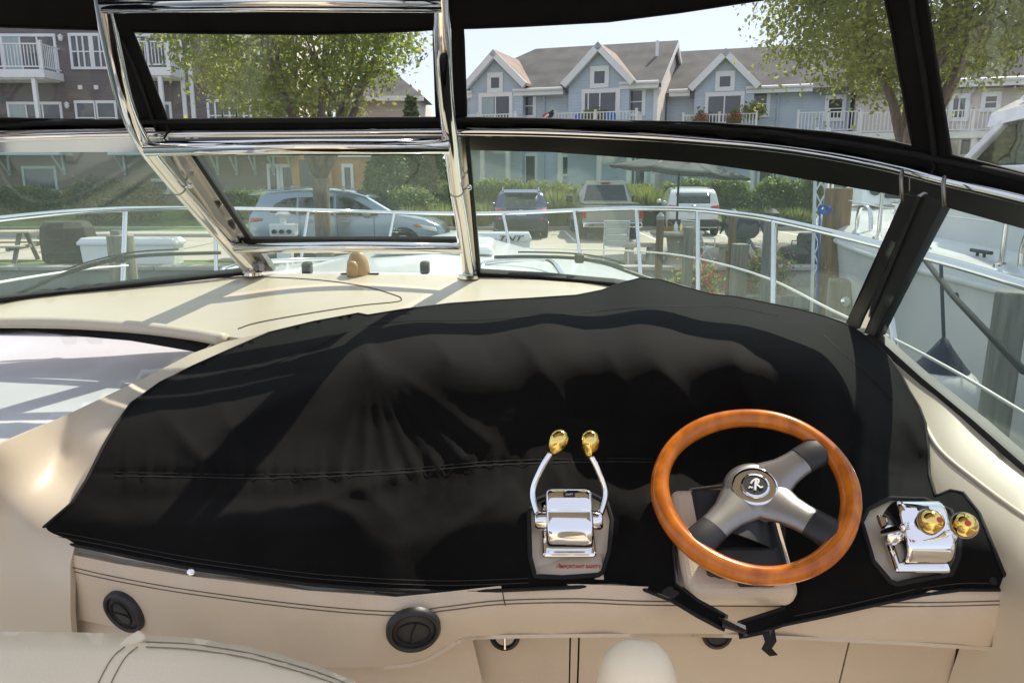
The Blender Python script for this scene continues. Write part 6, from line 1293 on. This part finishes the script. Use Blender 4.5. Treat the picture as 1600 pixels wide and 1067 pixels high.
for a, b_, am, w in (((200, 640), (420, 560), -.010, 24), ((420, 565), (560, 508), .008, 14), ((400, 585), (520, 580), -.012, 18), ((180, 742), (420, 742), -.010, 14), ((150, 780), (560, 775), -.016, 26), ((160, 812), (520, 830), .014, 34), ((300, 700), (560, 560), .012, 30), ((660, 505), (700, 560), .008, 14), ((735, 500), (770, 560), -.008, 16), ((780, 500), (830, 545), .006, 14), ((840, 490), (990, 484), -.006, 10),
    ((1020, 560), (1085, 640), .012, 18), ((1085, 640), (1060, 700), -.010, 18), ((1290, 520), (1350, 660), .024, 26), ((1350, 660), (1345, 735), .020, 18), ((1320, 560), (1400, 640), -.012, 18), ((1390, 600), (1440, 700), .018, 16), ((1335, 690), (1420, 735), -.010, 16), ((640, 830), (560, 760), .008, 24), ((700, 760), (640, 820), -.008, 24), ((790, 735), (830, 780), -.010, 16), ((870, 725), (880, 765), .008, 14), ((960, 720), (1000, 770), -.010, 18), ((980, 740), (1050, 830), .012, 24), ((960, 800), (1040, 910), -.012, 22), ((1240, 860), (1350, 880), .012, 24), ((1260, 900), (1360, 920), -.010, 18), ((1230, 820), (1330, 800), -.008, 20), ((820, 660), (1000, 650), .009, 16), ((800, 510), (930, 700), .010, 22), ((930, 505), (1010, 690), .008, 20), ((1130, 505), (1180, 650), .008, 20), ((250, 640), (330, 735), .010, 18), ((330, 610), (400, 735), .010, 18), ((440, 800), (620, 745), .010, 18), ((660, 870), (800, 760), .009, 18), ((740, 640), (900, 600), -.008, 30), ((1120, 600), (1300, 600), -.008, 26), ((600, 860), (820, 800), .008, 30), ((250, 860), (560, 880), -.006, 24)): rdg(a, b_, am, w)
def segd(p, a, b_):
    ab = b_-a; t = np.clip(np.dot(p-a, ab)/np.dot(ab, ab), 0, 1); return np.linalg.norm(p-a-ab*t), t
from mathutils import noise
def wrinkle(x, y):
    p = np.array((x, y)); d = 0.0
    for a, b_, am, w in RIDG:
        dd, t = segd(p, a, b_)
        if dd < 3*w: d -= (1.15 if am > 0 else .6)*am*math.exp(-(dd/w)**1.5*1.3)*min(1, .35+1.3*t)
    d += .005*noise.noise(Vector((x*.008, y*.010, 0)))+.0018*noise.noise(Vector((x*.025, y*.03, 3)))+.0007*noise.noise(Vector((x*.08, y*.09, 7)))
    # seams pucker the cloth
    sy = interp([(180, 738), (400, 742), (620, 734), (770, 721), (950, 716), (1300, 722), (1420, 748)], x); s = abs(y-sy)
    if s < 60 and x > 180: d += (.0022*math.sin(x*.21)+.0016*math.sin(x*.37+1))*math.exp(-s/22)
    if s < 5: d += .003*(1-s/5)
    sy = interp([(380, 585), (480, 548), (560, 512), (640, 502), (760, 500), (900, 490), (1000, 481), (1130, 479), (1215, 494), (1290, 520)], x); s = abs(y-sy)
    if 380 < x < 1300 and s < 40: d += .0018*math.sin(x*.17)*math.exp(-s/16)+(.0025*(1-s/5) if s < 5 else 0)
    # the hem is flatter
    return d
cov = empty('helm_cover', cam(800, 930, 1.3), 0, 'black fitted cloth cover draped over the helm instruments', 'cover')
skin('cloth', OUT, CT, 'cover', cov, step=6.5, holes=[H_L, H_R], disp=wrinkle, thick=.003, smooth=180)
def seamline(pts, name, rad=.0012, m='seam', lift=-.0015, sub=10): MB(cov.location).tube([cam(x, y, CT(x, y)+wrinkle(x, y)+lift) for x, y in smooth_path(pts, sub)], rad, 6).build(name, m, cov, smooth=180)
seamline([(180, 738), (300, 740), (400, 742), (510, 739), (620, 734), (770, 721), (950, 716), (1020, 717)], 'seam')
seamline([(380, 585), (480, 548), (560, 512), (640, 502), (760, 500), (900, 490), (1000, 481), (1130, 479), (1215, 494)], 'seam'); seamline([(1288, 525), (1320, 555), (1360, 590), (1395, 625)], 'seam')
def hem(poly, name, rad=.004, closed=True):
    MB(cov.location).tube([cam(x, y, CT(x, y)+wrinkle(x, y)-.001) for x, y in densify(poly, 7)], rad, 8, closed=closed, flat=None).build(name, 'seam', cov, smooth=180)
BSt = [(90, 838), (150, 849), (220, 863), (300, 878), (400, 892), (480, 902), (540, 907), (620, 912), (700, 914), (780, 912), (826, 910)]
seamline(BSt, 'stitching', .0006, M['stitchk']); seamline([(x, y-7) for x, y in BSt], 'stitching', .0005, M['stitchk']); seamline([(1440, 919), (1500, 911), (1560, 911)], 'stitching', .0006, M['stitchk']); seamline([(1240, 962), (1300, 950), (1370, 934), (1430, 920)], 'stitching', .0006, M['stitchk'])
seamline([(180, 743), (300, 745), (400, 747), (510, 744), (620, 739), (770, 726), (950, 721), (1020, 722)], 'stitching', .0006, M['stitchk'])
hem(OUT, 'hem', .0032); hem(H_L, 'hem', .0042); hem(H_R, 'hem', .0042)
# strap tail and snap
p0 = cam(1200, 985, 1.155); tl = MB(cov.location); pts = [p0, p0+Vector((.004, -.004, -.016)), p0+Vector((.0, 0, -.03)), p0+Vector((.012, .002, -.043))]
vs = []; 
for i, p in enumerate(pts): w = .010-.001*i; vs += [p+Vector((-w, 0, 0)), p+Vector((w, .003, 0))]
tl.add(vs, [(0, 1, 3, 2), (2, 3, 5, 4), (4, 5, 7, 6)]).build('strap_tail', 'seam', cov, solid=.002, smooth=180)
MB(cov.location).beam(cam(1128, 972, 1.165), cam(1165, 984, 1.16), .02, .004).build('hook_and_loop_strip', 'rubber', cov)
for px, py in ((298, 894), (1552, 907)):
    c0 = cam(px, py, CT(px, py)+wrinkle(px, py)-.004); MB(cov.location).lathe([(.006, -.002), (.0065, .0005), (.004, .002)], 16, c0, Matrix.Rotation(R(65), 3, 'X')).build('snap_button', 'chrome' if px < 400 else 'seam', cov, smooth=50)

# ================================================================== STEERING WHEEL
def axes(n, right=(1, 0, 0)):
    n = Vector(n).normalized(); r = Vector(right); r = (r-n*r.dot(n)).normalized(); u = n.cross(r); return Matrix((r, u, n)).transposed()
CX = Vector((1, 0, 0)); CU = Vector((0, SP, CP)); CB = Vector((0, -CP, SP))    # camera axes (right, up, back)
sw_c = cam(1177, 766, 1.28); nrm = (CX*-.16+CU*.70+CB*.72).normalized(); A = axes(nrm)
wheel = empty('steering_wheel', sw_c, 0, 'varnished wood rimmed steering wheel with three grey spokes', 'steering wheel')
def wl_(x, y, z=0): return A @ Vector((x, y, z))
pts = []; rad = []
for k in range(96):
    t = 2*math.pi*k/96; w = math.cos(3*(t-R(35))); r = .1520*(1+.012*w); pts.append(wl_(r*math.cos(t), r*math.sin(t), .002)); rad.append(.0160*(1-.05*w+.03*math.cos(6*t)))
MB().tube(pts, rad, 18, closed=True).build('rim', 'wood', wheel, smooth=180)
hubp = Vector((.004, .006, -.012))
for ang in (28, 208+12, -43):
    a = R(ang); d = Vector((math.cos(a), math.sin(a), 0)); s = Vector((-math.sin(a), math.cos(a), 0))
    def ring(t, w, h, z): return [A @ (hubp*(1-t)+d*(.143*t)+s*w*math.cos(q)+Vector((0, 0, z+h*math.sin(q)))) for q in np.linspace(0, 6.283, 16, endpoint=False)]
    MB().loft([ring(.0, .046, .014, 0), ring(.25, .040, .014, .001), ring(.45, .029, .013, .002), ring(.60, .026, .013, .003), ring(.70, .0255, .0125, .004)]).build('spoke', 'gun', wheel, smooth=60)
    MB().loft([ring(.705, .0265, .0135, .004), ring(.80, .0265, .014, .004), ring(.92, .028, .015, .003), ring(1.0, .026, .014, .002)]).build('spoke_grip', 'blackp', wheel, smooth=60)
def hl(prof, n=40): return [A @ (hubp+Vector((0, 0, 0))) for _ in ()]
MB().lathe([(.054, -.012), (.052, .006), (.044, .013), (.036, .0145)], 44, A @ hubp, A).build('hub', 'gun', wheel, smooth=50)
MB().lathe([(.0375, .012), (.037, .0165), (.033, .0185), (.023, .0165), (.022, .015)], 44, A @ hubp, A, cap=False).build('chrome_ring', 'chrome', wheel, smooth=40)
cap_ = MB().lathe([(.0215, .014), (.0205, .0175), (.0195, .0185)], 40, A @ hubp, A).build('horn_button', 'blackp', wheel, smooth=40)
cap2 = MB().lathe([(.0225, .015), (.0228, .0185), (.0200, .0195), (.0192, .0180)], 40, A @ hubp, A, cap=False).build('button_bezel', 'chrome', wheel, smooth=40)
def stroke(pts, r): return MB().tube([A @ (hubp+Vector((x, y, .0190))) for x, y, *_ in smooth_path(pts, 8)], r, 8, flat=.5)
th = R(8); rot2 = lambda L: [(x*math.cos(th)-y*math.sin(th), x*math.sin(th)+y*math.cos(th)) for x, y in L]
for L_, r in (([(-.004, -.0095), (-.001, -.003), (.002, .004), (.0045, .0085)], .0022), ([(-.006, .004), (-.001, .0085), (.005, .0105), (.0085, .008), (.006, .003), (.0005, .0005)], .0019), ([(.0015, .0005), (.0045, -.003), (.0065, -.007), (.0105, -.006)], .0020), ([(-.0125, -.004), (-.009, -.001), (-.0075, -.0045), (-.0055, -.0025)], .0012)): stroke(rot2(L_), r).build('emblem_stroke', 'whitep', wheel, smooth=180)
# column boot and bezel behind the wheel
col = empty('steering_column', cam(1140, 840, 1.36), 0, 'black steering column boot in a beige moulded bezel', 'steering column'); co = col.location
NS = Vector((0, -.56, .83)).normalized(); S = axes(NS)
def box_on(mx, c0, sx, sy, sz, off): mb = MB(off); mb.box(c0, (sx, sy, sz), rot=mx); return mb
c0 = cam(1140, 852, CT(1140, 852)+.012); box_on(S, c0, .180, .200, .05, co).build('bezel', 'beige', col, bevel=.018, segs=4)
box_on(S, c0+S @ Vector((.012, .012, .022)), .135, .165, .016, co).build('black_plate', 'blackp', col, bevel=.012, segs=3)
ax_ = (A @ hubp+sw_c)-(c0+S @ Vector((.015, .01, .02))); st = c0+S @ Vector((.015, .0, .02)); en_ = sw_c+A @ (hubp+Vector((0, 0, -.012))); dv = en_-st
MB(co).tube([st, st.lerp(en_, .25), st.lerp(en_, .5), st.lerp(en_, .8), en_], [.056, .046, .034, .026, .022], 28).build('column_boot', 'blackp', col, smooth=60)
box_on(S, c0+S @ Vector((.010, -.050, .036)), .115, .05, .03, co).build('switch_block', 'blackp', col, bevel=.012, segs=3)
box_on(S, c0+S @ Vector((.02, -.082, .030)), .06, .014, .010, co).build('rocker_switch', 'blackp', col, bevel=.005)

# ================================================================== THROTTLE AND SHIFT CONTROLS
def control(name, label, px, py, d, yaw, levers, plate=True, text=None):
    n = Vector((math.sin(yaw)*.35, -.60, .78)).normalized(); X = axes(n, (math.cos(yaw), math.sin(yaw)*.4, 0)); c0 = cam(px, py, d); root = empty(name, c0, 0, label, 'boat control', 'engine controls')
    L_ = lambda x, y, z: X @ (Vector((x, y, z))*.90)
    MB().box(L_(0, -.002, .004), (.092, .104, .010), rot=X).build('base_plate', 'chrome', root, bevel=.010, segs=4)
    prof = [(-.050, .008), (-.053, .03), (-.048, .052), (-.032, .066), (-.012, .070), (.0, .071), (.006, .074), (.03, .079), (.048, .072), (.055, .05), (.055, .008)]
    prof = [p[:2] for p in smooth_path(prof, 4)]; rings = []
    for x, k in ((-.0435, .90), (-.042, .96), (-.038, .995), (-.030, 1), (.030, 1), (.038, .995), (.042, .96), (.0435, .90)): rings.append([L_(x, y*k, .008+(z-.008)*k) for y, z in prof])
    MB().loft(rings).build('housing', 'chrome', root, smooth=45)
    MB().box(L_(0, .03, .0795), (.020, .009, .002), rot=X).build('name_plate', 'blackp', root, bevel=.001)
    if text: ctext('plate_lettering', text, 'whitep', None, X.to_4x4() @ Matrix.Identity(4), .005).parent = root; o = [c for c in root.children if c.name.startswith('plate_lettering')][0]; o.location = L_(0, .0295, .0808)
    for sg, path, knob in levers:
        MB().lathe([(.017, -.010), (.017, .006), (.013, .011)], 20, L_(sg*.052, 0, .034), X @ Matrix.Rotation(R(90*sg), 3, 'Y')).build('pivot_boss', 'chrome', root, smooth=40)
        w = [cam(*p)-c0 for p in path]; w = [L_(sg*.056, 0, .034)]+w; lv = MB().tube([Vector(p) for p in smooth_path([tuple(v) for v in w], 6)], .0058, 12).build('lever', 'chrome', root, smooth=180)
        k0 = cam(*knob)-c0; dk = (k0-w[-1]).normalized(); rot = dk.to_track_quat('Z', 'Y').to_matrix()
        MB().lathe([(.007, -.024), (.0105, -.020), (.0145, -.012), (.0175, -.001), (.0178, .006), (.0145, .015), (.008, .0205), (.0015, .0225)], 26, k0, rot).build('knob', 'gold', lv, smooth=180)
        if text is None: MB().lathe([(.0045, .0215), (.004, .0235)], 12, k0, rot).build('red_dot', 'red', lv); MB().tube([k0+rot @ Vector((.0186*math.cos(a), .0186*math.sin(a), -.002)) for a in np.linspace(0, 6.283, 24, endpoint=False)], .0012, 6, closed=True).build('knob_band', 'gun', lv)
    return root, X, c0
root, X, c0 = control('shift_control', 'chrome twin lever control with upright gold knobs', 887, 826, CT(887, 826)+.012, R(0), ((-1, [(832, 770, 1.33), (846, 732, 1.33), (862, 706, 1.33)], (872, 690, 1.33)), (1, [(946, 772, 1.33), (936, 738, 1.33), (921, 708, 1.33)], (922, 692, 1.33))), text='SHIFT')
lb = tag(MB().box(cam(885, 885, CT(885, 885)+.0135), (.125, .046, .003), rot=X).build('warning_label', 'paper', bevel=.001), 'clear safety label with red print below the upright control', 'label')
lc = cam(885, 884, 1.309); 
t_ = ctext('warning_text', 'IMPORTANT SAFETY AND', 'red', None, Matrix.Identity(4), .0078, bold=.0001); t_.data.transform(Matrix.Translation(cam(915, 885, CT(885, 885)+.0105)) @ X.to_4x4()); t_.parent = lb
tri = [cam(a_, b_, CT(885, 885)+.0105) for a_, b_ in ((867, 889), (881, 889), (874, 880))]; MB().tube(tri, .0008, 5, closed=True).build('warning_triangle', 'red', lb); MB().tube([cam(874, 883, CT(885, 885)+.010), cam(874, 887, CT(885, 885)+.010)], .0006, 5).build('warning_mark', 'red', lb)
control('throttle_control', 'chrome twin lever control with gold knobs pulled back beside the wheel', 1424, 848, CT(1424, 848)+.012, R(0), ((-1, [(1380, 832, 1.27), (1415, 822, 1.20)], (1452, 815, 1.15)), (1, [(1480, 832, 1.25), (1494, 827, 1.19)], (1507, 820, 1.14))))

# ================================================================== AIR VENTS, LOWER FITTINGS, SEATS
def vent(label, px, py, nx, r, twist):
    d = FP(px, py)-.004; c0 = cam(px, py, d); q0 = lambda a, b: cam(a, b, FP(a, b)); n = (q0(px, py+12)-q0(px, py-12)).cross(q0(px+12, py)-q0(px-12, py)).normalized(); n = n if n.y < 0 else -n; X = axes(n); root = empty('air_vent', c0, 0, label, 'air vent', 'round air vents in the front panel')
    MB().lathe([(r, -.004), (r*1.0, .004), (r*.94, .0085), (r*.86, .0095), (r*.80, .008), (r*.78, .004)], 40, (0, 0, 0), X).build('ring', 'blackp', root, smooth=50)
    MB().lathe([(r*.775, -.002), (r*.775, .004), (r*.6, .0075), (r*.3, .009), (.001, .0095)], 40, (0, 0, 0), X).build('rotor', 'blackp', root, smooth=60)
    T = Matrix.Rotation(twist, 3, 'Z')
    MB().tube([X @ T @ Vector((r*.5*math.cos(a), r*.62*math.sin(a), .0095)) for a in np.linspace(0, 6.283, 36, endpoint=False)], .0011, 6, closed=True).build('louvre_edge', 'blackd', root)
    MB().tube([X @ T @ Vector((-r*.5+r*t, r*.1*math.cos((t-.5)*3)-.001, .0102)) for t in np.linspace(0, 1, 9)], .0012, 6).build('louvre_split', 'blackd', root)
vent('round black air vent at the curved end of the front panel, above the seat', 195, 955, .30, .044, R(5)); vent('round black air vent in the middle of the front panel', 646, 983, -.02, .0445, R(75))
def gauge(label, px, py, d, key):
    c0 = cam(px, py, d); X = axes((0, -.97, .1)); root = empty('panel_socket', c0, 0, label, 'switch', None)
    MB().lathe([(.028, -.004), (.028, .004), (.022, .007), (.019, .003)], 28, (0, 0, 0), X).build('bezel', 'blackp', root, smooth=40); MB().lathe([(.0185, .0), (.018, .003), (.001, .0035)], 24, (0, 0, 0), X).build('face', 'blackp' if not key else 'gun', root)
    if key: MB().box(X @ Vector((0, -.008, .010)), (.004, .024, .012), rot=X).build('key', 'steel', root, bevel=.001)
gauge('round key switch under the panel, left of the door gap', 789, 992, 1.41, True); gauge('round black socket under the panel below the wheel', 1120, 990, 1.41, False)
def seat_left():
    root = empty('bench_seat', (-.42, .62, EYE-1.6), 0, 'ivory vinyl seat back with a piped seam', 'seat'); off = root.location
    T = TPS([(-60, 990, .80), (0, 988, .80), (230, 993, .78), (400, 1016, .76), (560, 1066, .74), (0, 1100, .70), (300, 1120, .68), (600, 1120, .70), (0, 1300, .66), (600, 1300, .66), (-60, 1300, .66), (640, 1120, .71)], 1e-4)
    edge = [(-120, 990), (0, 986), (110, 987), (200, 990), (230, 991), (300, 996), (380, 1008), (440, 1023), (500, 1041), (548, 1061), (600, 1092), (640, 1130)]
    skin('backrest', edge+[(680, 1300), (-120, 1300)], T, 'seat', root, step=16, thick=.09, smooth=180, disp=lambda x, y: .05*max(0, 1-(y-interp(edge, x))/26)**2.2)
    for k, rad in ((0, .006),): MB(off).tube([cam(x, y, T(x, y)+.012) for x, y in smooth_path([(222, 992), (205, 1003), (190, 1018), (176, 1040), (160, 1075), (150, 1130), (146, 1300)], 6)], .0085, 10, flat=.6).build('piping', 'seat', root, smooth=180)
    for o_ in (9, 17): MB(off).tube([cam(x, y, T(x, y)+.05*max(0, 1-(y-interp(edge, x))/26)**2.2-.0006) for x, y in smooth_path([(228, 993+o_), (300, 997+o_), (380, 1009+o_), (440, 1024+o_), (500, 1042+o_), (548, 1062+o_), (600, 1094+o_)], 6)], .0007, 5).build('stitching', M['stitch'], root)
    for o_ in (-10, 10): MB(off).tube([cam(x+o_, y, T(x+o_, y)-.0004) for x, y in smooth_path([(205, 1010), (190, 1022), (176, 1042), (160, 1077), (150, 1130)], 6)], .0007, 5).build('stitching', M['stitch'], root)
    MB(off).bb(-.75, -.15, .58, .75, EYE-1.55, EYE-.75).build('seat_base', 'seat', root, bevel=.03)
seat_left()
def seat_small():
    root = empty('armrest', cam(1000, 1060, .80), 0, 'small rounded ivory vinyl pad standing before the lower panel', 'armrest'); off = root.location; rings = []
    base = cam(995, 1090, .82)-off
    for t, w, dpt in ((-.30, .050, .05), (-.05, .050, .05), (.015, .043, .046), (.036, .039, .040), (.050, .033, .030), (.060, .022, .017), (.064, .006, .004)):
        rings.append([base+Vector((w*math.copysign(abs(math.cos(a))**.75, math.cos(a))+.012*(-t if t < 0 else 0)*1.0, dpt*math.sin(a)+.12*t*-1*(t < 0), t)) for a in np.linspace(0, 6.283, 28, endpoint=False)])
    MB().loft(rings).build('pad', 'seat', root, smooth=180, subsurf=1)
seat_small()
# cockpit sole and the after part of the boat, behind the viewer
aft = empty('aft_cockpit', (-.4, -1.6, EYE-1.6), 0, 'cream aft cockpit with coaming and ivory bench', 'cockpit'); ao = aft.location
for xs_ in ((-2.02, -1.85, .55), (1.0, 1.15, 1.2)): MB(ao).bb(xs_[0], xs_[1], -2.6, xs_[2], EYE-1.6, EYE-.72).build('coaming', 'cream', aft, bevel=.04, segs=3)
MB(ao).bb(-2.02, 1.15, -2.75, -2.6, EYE-1.6, EYE-.72).build('transom', 'cream', aft, bevel=.04, segs=3); MB(ao).bb(-1.8, .95, -2.55, -1.95, EYE-1.6, EYE-1.15).build('bench', 'seat', aft, bevel=.05, segs=3); MB(ao).bb(-1.8, .95, -2.58, -2.4, EYE-1.14, EYE-.66).build('bench_back', 'seat', aft, bevel=.05, segs=3)
ck = MB().bb(-2.0, 1.15, -2.6, 1.75, EYE-1.66, EYE-1.60).build('cockpit_floor', 'cream'); struct(ck)
bpy.context.view_layer.update()
